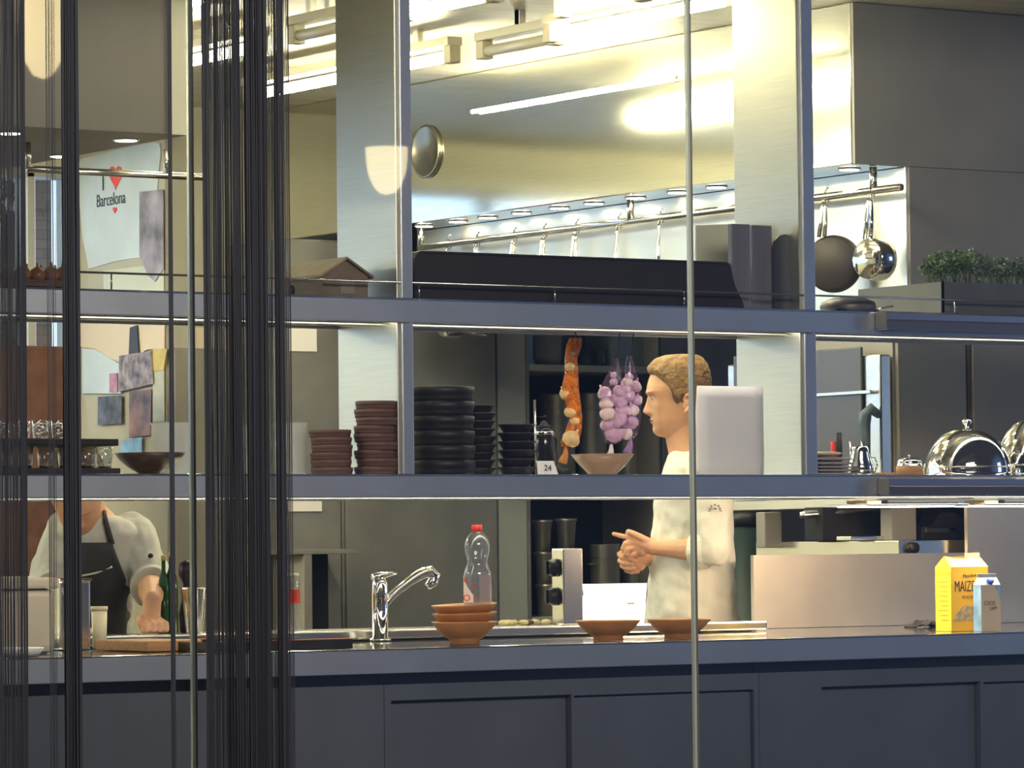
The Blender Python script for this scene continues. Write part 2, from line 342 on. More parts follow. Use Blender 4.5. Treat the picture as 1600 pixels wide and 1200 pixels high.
# ---- the big hood / wall block on the right
hood = thing('extractor_hood','large stainless steel extractor hood box hanging from the ceiling above the hanging pans','hood',(Xh,Yh,Zh))
MB().rbox((Xh,Yh,Zh),(Xh+3.2,Yb-0.01,Zc-0.002),0.004).build('hood_casing', M_hood, hood)
hb = MB().box((Xh-0.003,Yh+0.2,PX(800,92,Xh).z-0.01),(Xh,Yb-0.02,PX(800,92,Xh).z)); hb.build('top_seam', M_dark, hood)
# downlights in the underside strip
Xs = (Xh+Xw)/2
spots = [(677,353),(729,346),(781,340),(835,333),(891,325),(949,318),(1007,309),(1067,300),(1130,292),(1331,264)]
first = None
nm = ['farthest from the viewer','second from the far end','third from the far end','fourth from the far end','fifth from the far end','above the middle rail hanger','just right of the rail hanger','beside the glass joint','nearest to the right column','at the front corner of the hood']
for i,(px,py) in enumerate(spots):
    p = PZ(px,py,Zh); p = Vector((Xs-0.01, p.y, Zh))
    if first is None:
        first = thing('downlight','','light',p,'downlights in the hood edge')
        MB().lathe([(0.034,-0.004),(0.040,-0.004),(0.040,0.0)],24,p).build('trim_ring', M_satin, first)
        MB().lathe([(0.0,-0.005),(0.033,-0.005),(0.033,-0.001)],24,p).build('lens', M_spot, first)
        L = first
    else: L = clone(first, p)
    L['label'] = 'small round downlight under the hood edge, '+nm[i]
# wall with the pans (steel), dark front
Ypan = PX(652,390,Xw).y
M_pansteel = mat('pan_wall_steel',(0.52,0.52,0.45),0.28,0.9)
struct('wall_pan_rail', MB().box((Xw,Yh+0.002,PY(1450,497,Yh).z),(Xw+0.5,11.35,Zh-0.002)).box((Xw,11.35,2.12),(Xw+0.5,Ypan,Zh-0.002)), M_pansteel, 'steel clad wall under the hood')
struct('trim_1', MB().box((Xw-0.004,Yh-0.004,PY(1450,497,Yh).z),(Xw+0.006,Yh+0.003,Zh)), M_satin, 'bright corner trim of the steel wall')
wd = MB(); wd.box((Xw+0.006,Yh-0.012,PY(1450,497,Yh).z),(Xw+2.9,Yh+0.001,Zh-0.001))
struct('wall_front_panel', wd, M_panel, 'dark grey upper front panel right of the hood')
hd = MB().box((Xh+0.004,Yh-0.012,Zh+0.001),(Xh+3.1,Yh-0.001,Zc-0.003)); hd.build('front_cladding', M_panel, hood)
Zun = PY(1450,777,Yh).z
# tall dark cupboards below it
def px_X(px,py,Y): return PY(px,py,Y).x
for (a,b,lab) in ((1396,1508,'tall dark grey cupboard behind the small cloche'),(1513,1640,'tall dark grey cupboard behind the big cloches, right of the joint'),):
    t = thing('tall_cupboard',lab,'cupboard',(px_X(a,640,Yh),Yh,0),'tall cupboards right of the oven')
    MB().rbox((px_X(a,640,Yh),Yh,Zun),(px_X(b,640,Yh),Yh+0.5,PY(1450,497,Yh).z-0.001),0.003).build('carcass', M_panel, t)
    MB().rbox((px_X(a+3,640,Yh),Yh-0.018,Zun+0.01),(px_X(b-3,640,Yh),Yh-0.001,PY(1450,497,Yh).z-0.005),0.003).build('door', M_panel, t)
# combi oven: its door faces left
Xo = PY(1376,640,Yh).x; ov = thing('combi_oven','tall stainless oven with dark glass door and blue grey handle beside the right column','oven',(Xo,Yh,Zun))
MB().rbox((Xo,Yh+0.0,Zun),(PY(1393,640,Yh).x,Yh+0.85,1.83),0.006).build('housing', M_steel, ov)
zo1,zo0 = PX(1345,542,Xo).z, Zun+0.05
yo = PX(1350,600,Xo).y
gpoly = []
MB().rbox((Xo-0.012,yo,zo0),(Xo-0.001,Yh+0.80,zo1),0.012).build('door_glass', mat('oven_glass',(0.10,0.10,0.105),0.25,0.3), ov)
MB().rbox((Xo-0.02,Yh+0.03,1.70),(Xo-0.012,Yh+0.75,1.712),0.002).build('door_trim', M_satin, ov)
hy = PX(1365,650,Xo).y; h0 = PX(1352,640,Xo).z; h1 = PX(1352,718,Xo).z
hh = MB().tube([(Xo,hy-0.03,h0-0.02),(Xo-0.035,hy-0.03,h0-0.000),(Xo-0.050,hy-0.02,h0-0.02),(Xo-0.048,hy-0.01,h0-0.05),(Xo-0.044,hy-0.01,(h0+h1)/2),(Xo-0.040,hy-0.01,h1)],[0.014,0.019,0.022,0.021,0.018,0.013],12)
o = hh.build('door_handle', mat('blue_grey_handle',(0.10,0.15,0.19),0.3), ov); o['label']='blue grey curved door handle'
# rail with hanging pans
Xrail = Xs+0.005; zr = PX(1100,331,Xrail).z
rail = thing('pan_rail','long polished rail under the hood edge that the pans hang from','rail',(Xrail,Yh+0.1,zr))
yA = PX(1408,293,Xrail).y; yB = PX(655,388,Xrail).y
MB().tube([(Xrail,yA,zr),(Xrail,yB,zr)],0.0125,14).build('bar', M_satin, rail)
hg = MB()
for px in (1365,985,657):
    yy = PX(px,310,Xrail).y; MB().tube([(Xrail,yy,zr),(Xrail,yy,Zh-0.002)],0.013,12).build('hanger', M_satin, rail)
# ---- ceiling tube lights
def tubelight(a, b, label, lit=True, Z=2.0, r=0.019):
    P0 = PZ(a[0],a[1],Z); P1 = PZ(b[0],b[1],Z); x = P0.x; y0,y1 = sorted((P0.y,P1.y))
    t = thing('tube_light',label,'light',(x,y0,Z),'tube lights on the ceiling')
    MB().rbox((x-0.03,y0-0.02,Z+0.035),(x+0.03,y1+0.02,Z+0.065),0.004).build('batten', mat('cream_enamel',(0.55,0.52,0.40),0.4), t)
    MB().tube([(x,y0+0.02,Z),(x,y1-0.02,Z)],r,14).build('tube', M_tube if lit else mat('unlit_tube',(0.6,0.58,0.48),0.3), t)
    for yy in (y0,y1): MB().rbox((x-0.022,yy-0.022,Z-0.026),(x+0.022,yy+0.022,Z+0.036),0.005).build('end_cap', mat('cream_plastic',(0.5,0.46,0.33),0.5), t)
    MB().box((x-0.012,y0+0.2,Z+0.06),(x+0.012,y0+0.23,Zc)).build('bracket', M_satin, t); MB().box((x-0.012,y1-0.23,Z+0.06),(x+0.012,y1-0.2,Zc)).build('bracket', M_satin, t)
ZT = Zc-0.117
tubelight((862,54),(1165,-1),'lit ceiling tube running to the right column, nearest the hood',True,ZT)
tubelight((757,81),(855,58),'unlit tube fitting next to the lit one nearest the hood',False,ZT)
tubelight((636,20),(780,-9),'lit ceiling tube at the top edge right of the left column',True,ZT)
tubelight((392,149),(700,87),'lit ceiling tube passing behind the left column',True,ZT)
tubelight((284,98),(410,72),'lit ceiling tube between the glass joint and the thread curtain',True,ZT)
tubelight((286,4),(345,-8),'lit ceiling tube cut by the top edge near the glass joint',True,ZT)
tubelight((463,57),(536,40),'dim tube fitting left of the left column',False,ZT)
tubelight((880,15),(1010,-10),'lit ceiling tube at the top edge, centre of the picture',True,ZT)
pa = PX(735,175,Xh-0.02); pb = PX(1050,120,Xh-0.02)  # added glowing tube imitates a reflected line of light in the hood steel
t = thing('hood_reflection_strip','slim glowing strip added as the bright reflection line on the face of the big hood','light',(Xh-0.02,pb.y,pa.z))
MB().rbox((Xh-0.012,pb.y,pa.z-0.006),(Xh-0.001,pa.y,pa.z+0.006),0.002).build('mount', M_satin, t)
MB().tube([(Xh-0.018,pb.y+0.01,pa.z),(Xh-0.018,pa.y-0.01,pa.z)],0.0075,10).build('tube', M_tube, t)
# more of the same lights further left in the kitchen (out of frame, reflected in the steel)
for k in range(9):
    x = (0.3,1.8,3.3,4.4,2.4,0.8,5.3,3.6,4.9)[k]; y = (11.2,11.2,11.2,13.2,13.3,13.3,13.3,12.9,12.7)[k]
    t = thing('tube_light','%s ceiling tube of those outside the left picture edge'%['first','second','third','fourth','fifth','sixth','seventh','eighth','ninth'][k],'light',(x,y,ZT),'tube lights left of the frame')
    MB().rbox((x-0.03,y,ZT+0.035),(x+0.03,y+1.5,ZT+0.065),0.004).build('batten', MATS['cream_enamel'], t)
    MB().tube([(x,y,ZT),(x,y+1.5,ZT)],0.019,12).build('tube', M_tube, t)
    MB().box((x-0.012,y+0.2,ZT+0.07),(x+0.012,y+0.23,Zc)).build('bracket', M_satin, t)
# ---- left hood
Yl = 10.8; lhp = PY(291,212,Yl)
lh = thing('extractor_hood','left extractor hood with dark steel front behind the thread curtains','hood',(lhp.x-1,Yl,Zh))
MB().rbox((lhp.x-2.2,Yl,lhp.z),(lhp.x,Yl+1.7,Zc-0.002),0.004).build('hood_casing', M_panel, lh)
MB().box((PY(264,212,Yl).x,Yl-0.006,lhp.z+0.001),(lhp.x-0.001,Yl-0.001,Zc-0.003)).build('painted_glow_strip', mat('cream_painted_glow',(0.78,0.78,0.62),0.35), lh)  # cream colour stands in for light reflected at the end of the steel front
for i,(px,py) in enumerate(((15,207),(197,218),(96,243))):
    p = PZ(px,py,lhp.z); L = clone(first, p, ['small downlight under the left hood, at the left picture edge','small downlight under the left hood above the heart poster','faint downlight deeper under the left hood'][i], group='downlights in the left hood')
rl = thing('utensil_rail','horizontal rail below the left hood crossing in front of the heart poster','rail',(lhp.x-0.5,11.3,2.2))
a = PY(42,264,11.2); b = PY(322,277,11.2)
MB().tube([a,(b.x,11.2,a.z)],0.011,12).build('bar', M_satin, rl)
for px in (44,260):
    p = PY(px,268,11.2); MB().tube([(p.x,11.2,a.z),(p.x,11.2,lhp.z)],0.009,10).build('hanger', M_satin, rl)
# ================================================================== COUNTER
cx0,cx1 = XL-0.4, XR+0.6
ct = thing('pass_counter_top','long polished dark worktop of the pass counter','worktop',((cx0+cx1)/2,Yc,Zcb))
MB().rbox((cx0,Yc+0.004,Zcb+0.002),(cx1,10.5,Zct),0.004).build('slab', M_ctop, ct)
MB().rbox((cx0,Yc-0.002,Zcb),(cx1,Yc+0.004,Zct-0.003),0.002).build('front_edge', M_fascia, ct)
MB().rbox((cx0,Yc-0.004,Zct-0.004),(cx1,Yc+0.02,Zct+0.001),0.002).build('bright_lip', M_chrome, ct)
def cabinet(x0,x1,doors,label):
    Yf = Yc+0.05; t = thing('base_cabinet',label,'cabinet',((PY(x0,1100,Yf).x+PY(x1,1100,Yf).x)/2,Yf,0),'cabinets under the pass counter')
    X0,X1 = PY(x0,1100,Yf).x+0.001, PY(x1,1100,Yf).x-0.001
    fr = MB(); top = Zcb-0.03; 
    fr.box((X0,Yf+0.03,0.02),(X1,10.2,Zcb-0.002))
    spans = [(PY(a,1100,Yf).x,PY(b,1100,Yf).x,PY((a+b)/2,y,Yf).z) for (a,b,y,d) in doors]
    xs = X0
    for (a,b,z) in spans: fr.box((xs,Yf,0.02),(a,Yf+0.03,Zcb-0.032)); xs = b
    fr.box((xs,Yf,0.02),(X1,Yf+0.03,Zcb-0.032))
    for (a,b,z) in spans: fr.box((a,Yf,z),(b,Yf+0.03,Zcb-0.032))
    fr.build('frame', M_counter, t)
    for (a,b,z),(pa,pb,y,d) in zip(spans,doors):
        MB().rbox((a+0.004,Yf+d,0.08),(b-0.004,Yf+0.029,z-0.006),0.004).build('door', M_counter, t)
cabinet(-260,300,[],'plain dark cabinet front at the far left under the counter')
cabinet(300,600,[],'plain dark cabinet front left of the first recessed door')
cabinet(600,1186,[(611,893,1090,0.022),(897,1178,1082,0.010)],'dark cabinet with two recessed doors in the centre under the counter')
cabinet(1186,1860,[(1284,1532,1069,0.022),(1537,1636,1064,0.014)],'dark cabinet with recessed doors at the right end of the counter')
# raised stainless ledge at the back of the pass
Yg = 10.2; zl1 = PY(1195,970,Yg).z; zl0 = PY(1195,984,Yg).z; xr = PY(1199,975,Yg).x
ld = thing('worktop_ledge','raised stainless steel ledge along the back of the pass counter','ledge',(xr-1.5,Yg,Zct))
MB().rbox((XL-0.5,Yg,zl0),(xr,10.47,zl1),0.005).build('steel_top', M_steel, ld)
MB().box((XL-0.4,Yg+0.03,Zct+0.001),(xr-0.02,10.45,zl0)).build('plinth', M_ctop, ld)
# steel backsplash on the right
xs0 = PY(1178,930,10.5).x; bs = thing('steel_backsplash','brushed steel back panel rising from the counter at the right','panel',(xs0+0.8,10.5,Zct))
zsp = PY(1300,866,10.5).z; zsp2 = PY(1560,783,10.5).z; xq = PY(1511,850,10.5).x
q = MB(); q.box((xs0,10.5,Zct+0.001),(xq,10.515,zsp)); q.box((xq+0.002,10.5,Zct+0.001),(XR+0.4,10.515,zsp2))
q.build('sheet', mat('dull_backsplash_steel',(0.60,0.56,0.50),0.45,0.7,noise_amt=0.12,nscale=3), bs)
# ================================================================== SHELVES
def shelf(Z, Zb_, label, nm):
    t = thing('pass_shelf',label,'shelf',((cx0+cx1)/2,Ys,Zb_),'long shelves over the pass')
    MB().rbox((cx0,Ys,Zb_),(cx1,Ys+0.012,Z),0.003).build('front_fascia', M_fascia, t)
    MB().rbox((cx0,Ys+0.012,Z-0.020),(cx1,Ys+SD,Z-0.004),0.002).build('shelf_board', M_steel, t)
    MB().rbox((cx0,Ys-0.002,Z-0.004),(cx1,Ys+0.014,Z+0.0015),0.001).build('bright_edge', M_chrome, t)
    MB().rbox((cx0,Ys+0.075,Zb_+0.004),(cx1,Ys+SD-0.03,Zb_+0.018),0.002).build('underside_profile', M_satin, t)
    MB().box((cx0,Ys+0.03,Zb_+0.016),(cx1,Ys+0.055,Zb_+0.022)).build('led_strip', mat('lit_led_strip',(1,1,1),0.5,emit=5.5,emcol=(1.0,0.90,0.74)), t)
    MB().rbox((cx0,Ys+0.085,Zb_-0.006),(cx1,Ys+0.115,Zb_+0.004),0.003).build('light_channel', M_steel, t)
    MB().rbox((cx0,Ys+SD-0.012,Zb_-0.002),(cx1,Ys+SD,Z-0.004),0.002).build('back_edge', M_fascia, t)
    return t
s_top = shelf(Zt,Ztb,'long upper steel shelf with a thin guard rail','top'); s_mid = shelf(Zm,Zmb,'long middle steel shelf with the stacked dishes and cloches','mid')
gz = PY(640,441,Ys).z
MB().tube([(PY(118,432,Ys).x,Ys+0.01,gz),(cx1,Ys+0.01,gz)],0.003,8).build('guard_rail', M_satin, s_top)
for px in (177,658,870,1072,1495):
    X = PY(px,455,Ys).x; MB().tube([(X,Ys+0.01,Zt-0.002),(X,Ys+0.01,gz)],0.0028,8).build('guard_post', M_satin, s_top)
# LED line under the top shelf front (real light strip)
def column(px0, px1, label):
    X0 = PY(px0,600,Ys+0.014).x; X1 = PY(px1,600,Ys+0.014).x
    t = thing('shelf_column',label,'column',((X0+X1)/2,Ys,Zm),'steel columns carrying the shelves')
    MB().rbox((X0,Ys+0.014,Zm),(X1,Ys+0.325,Zc-0.001),0.003).build('steel_sheet', steel('column_steel',(0.52,0.52,0.45),0.40,0.006), t)
    MB().rbox((X0+0.012,Ys+0.006,Zt+0.002),(X1,Ys+0.0139,Zc-0.001),0.002).build('front_strip', M_fascia, t)
    MB().rbox((X0+0.012,Ys+0.006,Zm+0.002),(X1,Ys+0.0139,Ztb-0.001),0.002).build('front_strip', M_fascia, t)
column(621,644,'left stainless steel column beside the cream half disc'); column(1251,1273.5,'right stainless steel column beside the hanging black pan')
# heated light bars on the front of both shelves at the right
def lampbar(px0, y0, y1, label):
    X0 = PY(px0,(y0+y1)/2,Ys-0.05).x; za_ = PY(1480,y0,Ys-0.05).z; zb_ = PY(1480,y1,Ys-0.05).z
    t = thing('light_bar_housing',label,'housing',(X0+0.3,Ys-0.05,zb_),'housings on the shelf fronts')
    d = za_-zb_
    MB().prism([(X0,Ys-0.002,zb_),(X0,Ys-0.05,zb_),(X0,Ys-0.055,zb_+d*0.45),(X0,Ys-0.045,zb_+d*0.55),(X0,Ys-0.045,za_-d*0.12),(X0,Ys-0.03,za_),(X0,Ys-0.002,za_)],(XR-X0+0.5,0,0)).build('housing', mat('lavender_steel',(0.42,0.42,0.50),0.3,0.85), t)
    MB().rbox((X0-0.006,Ys-0.052,zb_+0.002),(X0-0.0005,Ys-0.002,za_-0.004),0.002).build('end_plate', M_panel, t)
lampbar(1386,488,517,'steel housing bar on the front of the upper shelf at the right'); lampbar(1390,745,773,'steel housing bar on the front of the middle shelf at the right')
# flat heat lamps hanging below the middle shelf
for (a,b,lab) in ((1336,1494,'flat heat lamp under the middle shelf left of the yellow box'),(1520,1680,'flat heat lamp under the middle shelf at the right picture edge')):
    X0,X1 = PY(a,780,Ys+0.12).x, PY(b,780,Ys+0.12).x; z1 = Zmb-0.009
    t = thing('heat_lamp',lab,'lamp',((X0+X1)/2,Ys+0.15,z1-0.02),'heat lamps under the shelf')
    MB().rbox((X0,Ys+0.06,z1-0.018),(X1,Ys+0.26,z1-0.012),0.002).build('reflector', M_satin, t)
    MB().rbox((X0+0.09,Ys+0.08,z1-0.013),(X1-0.02,Ys+0.22,z1),0.006).build('body', M_black, t)
    MB().rbox((X0+0.03,Ys+0.10,z1-0.012),(X0+0.085,Ys+0.2,z1),0.004).build('ceramic_socket', mat('cream_ceramic',(0.7,0.62,0.45),0.4), t)
    MB().rbox((X0+0.02,Ys+0.09,z1-0.021),(X1-0.03,Ys+0.23,z1-0.0181),0.001).build('heating_element', M_warm, t)
    area('heat_lamp_glow',((X0+X1)/2-0.03,Ys+0.16,z1-0.025),((X0+X1)/2-0.1,Ys+0.75,Zct),0.22,0.1,3.2,(1.0,0.70,0.42))
# ================================================================== GLASS PARTITION + THREAD CURTAINS
Ygl = 8.05
xj = [PY(-470,600,Ygl).x, PY(300,600,Ygl).x, PY(1081,600,Ygl).x, PY(1870,600,Ygl).x]
for i in range(3):
    wn = bpy.data.objects.new('window_%d'%(i+2), None); C.objects.link(wn); wn['kind']='structure'; wn['_o']=[0,0,0]; wn['label']='tall frameless glass pane in front of the pass, %s'%['left','centre','right'][i]; wn['category']='window'
    MB().add([(xj[i]+0.003,Ygl,0.0),(xj[i+1]-0.003,Ygl,0.0),(xj[i+1]-0.003,Ygl,3.0),(xj[i]+0.003,Ygl,3.0)],[(0,1,2,3)]).build('window_pane', M_pane, wn)
    if i < 2:
        X = xj[i+1]
        MB().rbox((X-0.0065,Ygl-0.005,0.0),(X+0.0005,Ygl+0.006,3.0),0.001).build('window_edge', M_joint, wn)
        MB().rbox((X+0.0015,Ygl-0.005,0.0),(X+0.0065,Ygl+0.006,3.0),0.001).build('window_seal', mat('grey_seal',(0.20,0.21,0.18),0.3,0.5), wn)
def curtain(spans, label, seed):
    rnd = random.Random(seed); mb = MB()
    Y0 = 7.85
    for (p0,p1,n,r) in spans:
        for k in range(n):
            px = p0 + (p1-p0)*(k+rnd.uniform(0.1,0.9))/n; yy = Y0 + rnd.uniform(-0.035,0.035)
            X = PY(px,600,yy).x; ph = rnd.uniform(0,6.28); am = 0.0012
            pts = [(X+am*math.sin(ph+z*2.1), yy, z) for z in (0.3,0.8,1.2,1.6,2.0,2.6)]
            mb.tube(pts, r, 4, cap=False)
    tag(mb.build('thread_curtain', M_thread), label, 'curtain', 'dark thread curtains')
curtain([(-6,41,75,0.00062),(-6,2,5,0.0009),(36,41,12,0.0008)],'loose dark thread curtain strip at the left picture edge',1)
curtain([(74,88,9,0.0006)],'faint thin thread curtain strip, second from the left edge',2)
curtain([(99,125,120,0.0009)],'dense narrow thread curtain strip in front of the heart poster\'s left side',3)
curtain([(265,271,24,0.0009)],'very narrow thread curtain strip just left of the glass joint',4)
curtain([(319,330,30,0.0008),(330,364,70,0.00065),(364,378,46,0.0008),(378,386,10,0.0006),(386,412,110,0.00085),(412,420,26,0.0008),(420,432,14,0.0006),(432,446,60,0.0008),(446,456,10,0.0007)],'wide gathered dark thread curtain right of the glass joint',5)
# ================================================================== BACK OF THE KITCHEN
def sheet(px0,py0,px1,py1,m,label,cat='cupboard',name='tall_cupboard',Y=Yb,d=0.45,group=None):
    a,b = fbox(px0,py0,px1,py1,Y-d,d-0.002)
    t = thing(name,label,cat,((a[0]+b[0])/2,Y-d,a[2]),group); MB().rbox(a,b,0.004).build('carcass', m, t); return t,a,b
t,a,b = sheet(445,374,532,1180,M_dark,'dark cupboard between the thread curtain and the left column'); MB().rbox((a[0]+0.01,a[1]-0.018,a[2]+0.1),(b[0]-0.01,a[1]-0.001,b[2]-0.01),0.003).build('door', M_dark, t)
t,a,b = sheet(268,545,434,1180,M_panel,'grey cupboard behind the wide thread curtain',d=0.03); MB().rbox((a[0]+0.01,a[1]-0.018,a[2]+0.1),(b[0]-0.01,a[1]-0.001,b[2]-0.01),0.003).build('door', M_panel, t)
t,a,b = sheet(534,395,776,1180,M_dark,'wide dark cupboard behind the stacked dishes and the tap'); MB().rbox((a[0]+0.01,a[1]-0.018,a[2]+0.1),(b[0]-0.01,a[1]-0.001,b[2]-0.01),0.003).build('door', M_dark, t)
t,a,b = sheet(780,496,824,1180,mat('grey_green_steel',(0.45,0.47,0.42),0.5,0.1),'narrow grey green steel post left of the pot shelves','post','steel_post')
t,a,b = sheet(1036,496,1160,1180,M_dark,'dark cupboard behind the cook\'s head')
# pot shelves (open rack)
a,b = fbox(826,500,1034,1180,Yb-0.45,0.44)
rk = thing('pot_shelving','open shelving in the back wall holding pots and jars','shelving',((a[0]+b[0])/2,a[1],a[2]))
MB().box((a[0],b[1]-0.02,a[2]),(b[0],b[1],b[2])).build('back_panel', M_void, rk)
MB().rbox((a[0]-0.004,a[1],a[2]),(a[0]+0.012,b[1]-0.02,b[2]),0.002).build('side_panel', M_panel, rk); MB().rbox((b[0]-0.012,a[1],a[2]),(b[0],b[1]-0.02,b[2]),0.002).build('side_panel', M_panel, rk)
Yr = Yb-0.45; zs1 = PY(930,571,Yr).z; zs2 = PY(930,742,Yr).z; zs3 = PY(930,962,Yr).z
for z in (zs1,zs2,zs3): MB().rbox((a[0]+0.012,a[1],z-0.028),(b[0]-0.012,b[1]-0.02,z),0.002).build('shelf_board', mat('grey_green_steel',(0.45,0.47,0.42),0.5,0.1), rk)
MB().box((PY(832,540,Yr).x,b[1]-0.03,zs1),(PY(1032,540,Yr).x,b[1]-0.021,b[2])).build('mirror_backing', mat('blue_grey_panel',(0.22,0.27,0.32),0.3,0.3), rk)
def pot(px0,px1,py0,zbase,Y,label,m=None,handles=True,lid=False,lean=0,grp='steel pots on the back shelves',dark=False):
    c = PY((px0+px1)/2,py0,Y); s_ = S(c); r = (px1-px0)/2*s_; z1 = c.z; c = Vector((c.x,Y,zbase)); h = z1-zbase
    t = thing('stock_pot',label,'pot',c,grp)
    m=mat('dull_pot_steel',(0.62,0.60,0.54),0.30,0.8); MB().lathe([(r*0.95,0.0),(r,0.006),(r,h*0.985),(r*1.03,h),(r*1.03,h-0.006),(r*0.97,h-0.012),(r*0.97,0.02),(0,0.02)],32,c).build('body', m or M_chrome, t)
    MB().lathe([(r*1.012,h*0.80),(r*1.02,h*0.805),(r*1.012,h*0.81)],32,c).build('band', M_satin, t)
    if handles:
        for sgn in (-1,1): MB().tube([c+Vector((sgn*r,-0.03,h*0.72)),c+Vector((sgn*(r+0.03),-0.02,h*0.72)),c+Vector((sgn*(r+0.03),0.02,h*0.72)),c+Vector((sgn*r,0.03,h*0.72))],0.004,8).build('handle', M_satin, t)
    return t
pot(842,898,616,zs2,Yr+0.2,'tall steel pot on the middle back shelf, left of the orange garlic net',M_satin)
pot(902,948,614,zs2,Yr+0.2,'tall steel pot on the middle back shelf between the garlic nets',M_satin)
pot(962,998,640,zs2,Yr+0.2,'steel pot on the middle back shelf behind the purple garlic nets',M_satin)
pot(922,968,850,zs3,Yr+0.15,'steel pot on the lower back shelf below the pointing hands',M_chrome)
pot(972,1004,835,zs3,Yr+0.2,'steel pot on the lower back shelf close to the cook\'s belly',M_satin)
# stacked steel beakers (two leaning stacks)
def beaker_stack(px0,px1,py0,n,label):
    c = PY((px0+px1)/2,960,Yr+0.12); s_=S(c); r=(px1-px0)/2*s_*0.92; H = PY((px0+px1)/2,py0,Yr+0.12).z-zs3; hh=H/n
    proto=None
    for k in range(n):
        p = Vector((c.x-0.012*k*(1 if n>3 else 0.6), Yr+0.12, zs3+hh*k))
        if proto is None:
            proto = thing('steel_beaker','', 'beaker', p, 'stacked steel beakers on the back shelf'); MB().lathe([(r*0.8,0),(r*0.98,hh*0.9),(r*1.08,hh*0.92),(r*1.08,hh*1.0),(r*0.95,hh*1.0),(r*0.8,0.01),(0,0.01)],28,p).build('cup', mat('dull_pot_steel',(0.62,0.60,0.54),0.30,0.8), proto); q=proto
        else: q = clone(proto, p)
        q['label'] = '%s steel beaker of the %s'%(['bottom','second','third','fourth','fifth'][k] if k<n-1 else 'top', label)
beaker_stack(836,870,812,3,'left stack behind the knob box'); beaker_stack(872,908,810,3,'right stack behind the knob box')
for (a0,b0,c0,lab,m) in ((832,878,524,'wide glass bowl on the top back shelf at the left',M_milky),(906,924,546,'small glass jar on the top back shelf, left of the pair',M_clear),(928,948,546,'small glass jar on the top back shelf, right of the pair',M_clear)):
    c = PY((a0+b0)/2,c0,Yr+0.15); r=(b0-a0)/2*S(c); h=c.z-zs1; o = MB().lathe([(r*0.8,0.001),(r,h*0.3),(r,h),(r*0.95,h),(r*0.95,h*0.3),(r*0.75,0.01),(0,0.01)],28,(c.x,Yr+0.15,zs1)).build('glass_jar', m); tag(o,lab,'jar')
a,b = fbox(957,522,1028,571,Yr+0.1,0.2); tag(MB().rbox((a[0],a[1],zs1+0.001),b,0.004).build('storage_box', mat('pale_blue_plastic',(0.30,0.38,0.44),0.4)),'pale blue grey storage box on the top back shelf behind the purple nets','box')
a,b = fbox(925,528,950,545,Yr+0.3,0.1); 
# white notes on cupboards
def note(px0,py0,px1,py1,Y,label,m=M_white,cat='paper',name='paper_note',d=0.002):
    a,b = fbox(px0,py0,px1,py1,Y,d); return tag(MB().box(a,b).build(name,m),label,cat)
note(452,512,495,549,Yb-0.475,'white paper sheet high on the dark cupboard right of the curtain')
note(450,783,503,799,Yb-0.475,'white paper strip low on the dark cupboard under the middle shelf')
note(300,512,335,547,Yb-0.01,'cream paper sheet behind the glass joint',mat('cream_paper',(0.62,0.52,0.42),0.7))
# dark machine niche low behind the tap
a,b = fbox(452,858,562,975,Yb-0.75,0.25); a=(a[0],a[1],0.001); t = thing('under_counter_unit','low dark kitchen unit with an open niche behind the tap','unit',((a[0]+b[0])/2,a[1],a[2]))
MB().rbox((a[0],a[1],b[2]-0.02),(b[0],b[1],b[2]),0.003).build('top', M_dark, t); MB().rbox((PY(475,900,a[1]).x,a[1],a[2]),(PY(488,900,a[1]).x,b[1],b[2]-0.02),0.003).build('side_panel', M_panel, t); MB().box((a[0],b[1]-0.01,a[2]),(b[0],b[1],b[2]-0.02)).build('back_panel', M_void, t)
# ---- poster wall
def xsheet(pts, X, m, label, name='poster', cat='poster', d=0.004):
    P = [PX(p[0],p[1],X) for p in pts]; P=[Vector((X,p.y,p.z)) for p in P]
    return tag(MB().prism(P,(-d,0,0)).build(name,m),label,cat)
Xq = Xp-0.002
po = xsheet([(123,250),(160,240),(205,229),(240,222),(250,224),(252,238),(246,300),(240,402),(212,403),(182,408),(140,420),(130,370),(124,300)],Xq,M_poster,'large pale blue poster with a red heart on the side wall')
def heart(cx,cy,w_,h_,X,par):
    pts=[]
    for k in range(28):
        a = 2*math.pi*k/28; x = 16*math.sin(a)**3; y = 13*math.cos(a)-5*math.cos(2*a)-2*math.cos(3*a)-math.cos(4*a)
        pts.append(PX(cx+x/16*w_, cy-y/15*h_, X))
    return MB().prism([Vector((X,p.y,p.z)) for p in pts],(-0.003,0,0)).build('heart_print', mat('red_print',(0.70,0.06,0.04),0.5), par)
heart(181,275,10,19,Xq-0.005,po); heart(180,328,3,5,Xq-0.005,po)
cI = PX(161,285,Xq-0.006); yd = Vector((0,0,1)); xd = Vector((0,-1,0))
text('I',0.11,M_ink,po,cI,xd,yd); text('Barcelona',0.075,M_ink,po,PX(173,312,Xq-0.006),xd,yd,sx=0.85)
xsheet([(219,300),(256,296),(256,420),(243,440),(232,430),(219,400)],Xq-0.008,mat('violet_drawing',(0.30,0.28,0.36),0.7,noise_amt=0.6,nscale=7),'pale sheet with a violet drawing right of the heart poster')
xsheet([(163,423),(256,412),(258,500),(163,506)],Xq-0.001,mat('cream_paper2',(0.52,0.55,0.50),0.7,noise_amt=0.1,nscale=4),'cream sheet below the heart poster')
xsheet([(124,505),(258,498),(258,545),(232,546),(214,556),(190,566),(165,558),(150,545),(124,541)],Xq-0.003,mat('cream_paper',(0.62,0.52,0.42),0.7),'curled cream paper hanging under the upper shelf')
xsheet([(130,545),(150,546),(190,570),(190,615),(130,615)],Xq-0.006,M_poster,'pale blue note sheet left of the photographs')
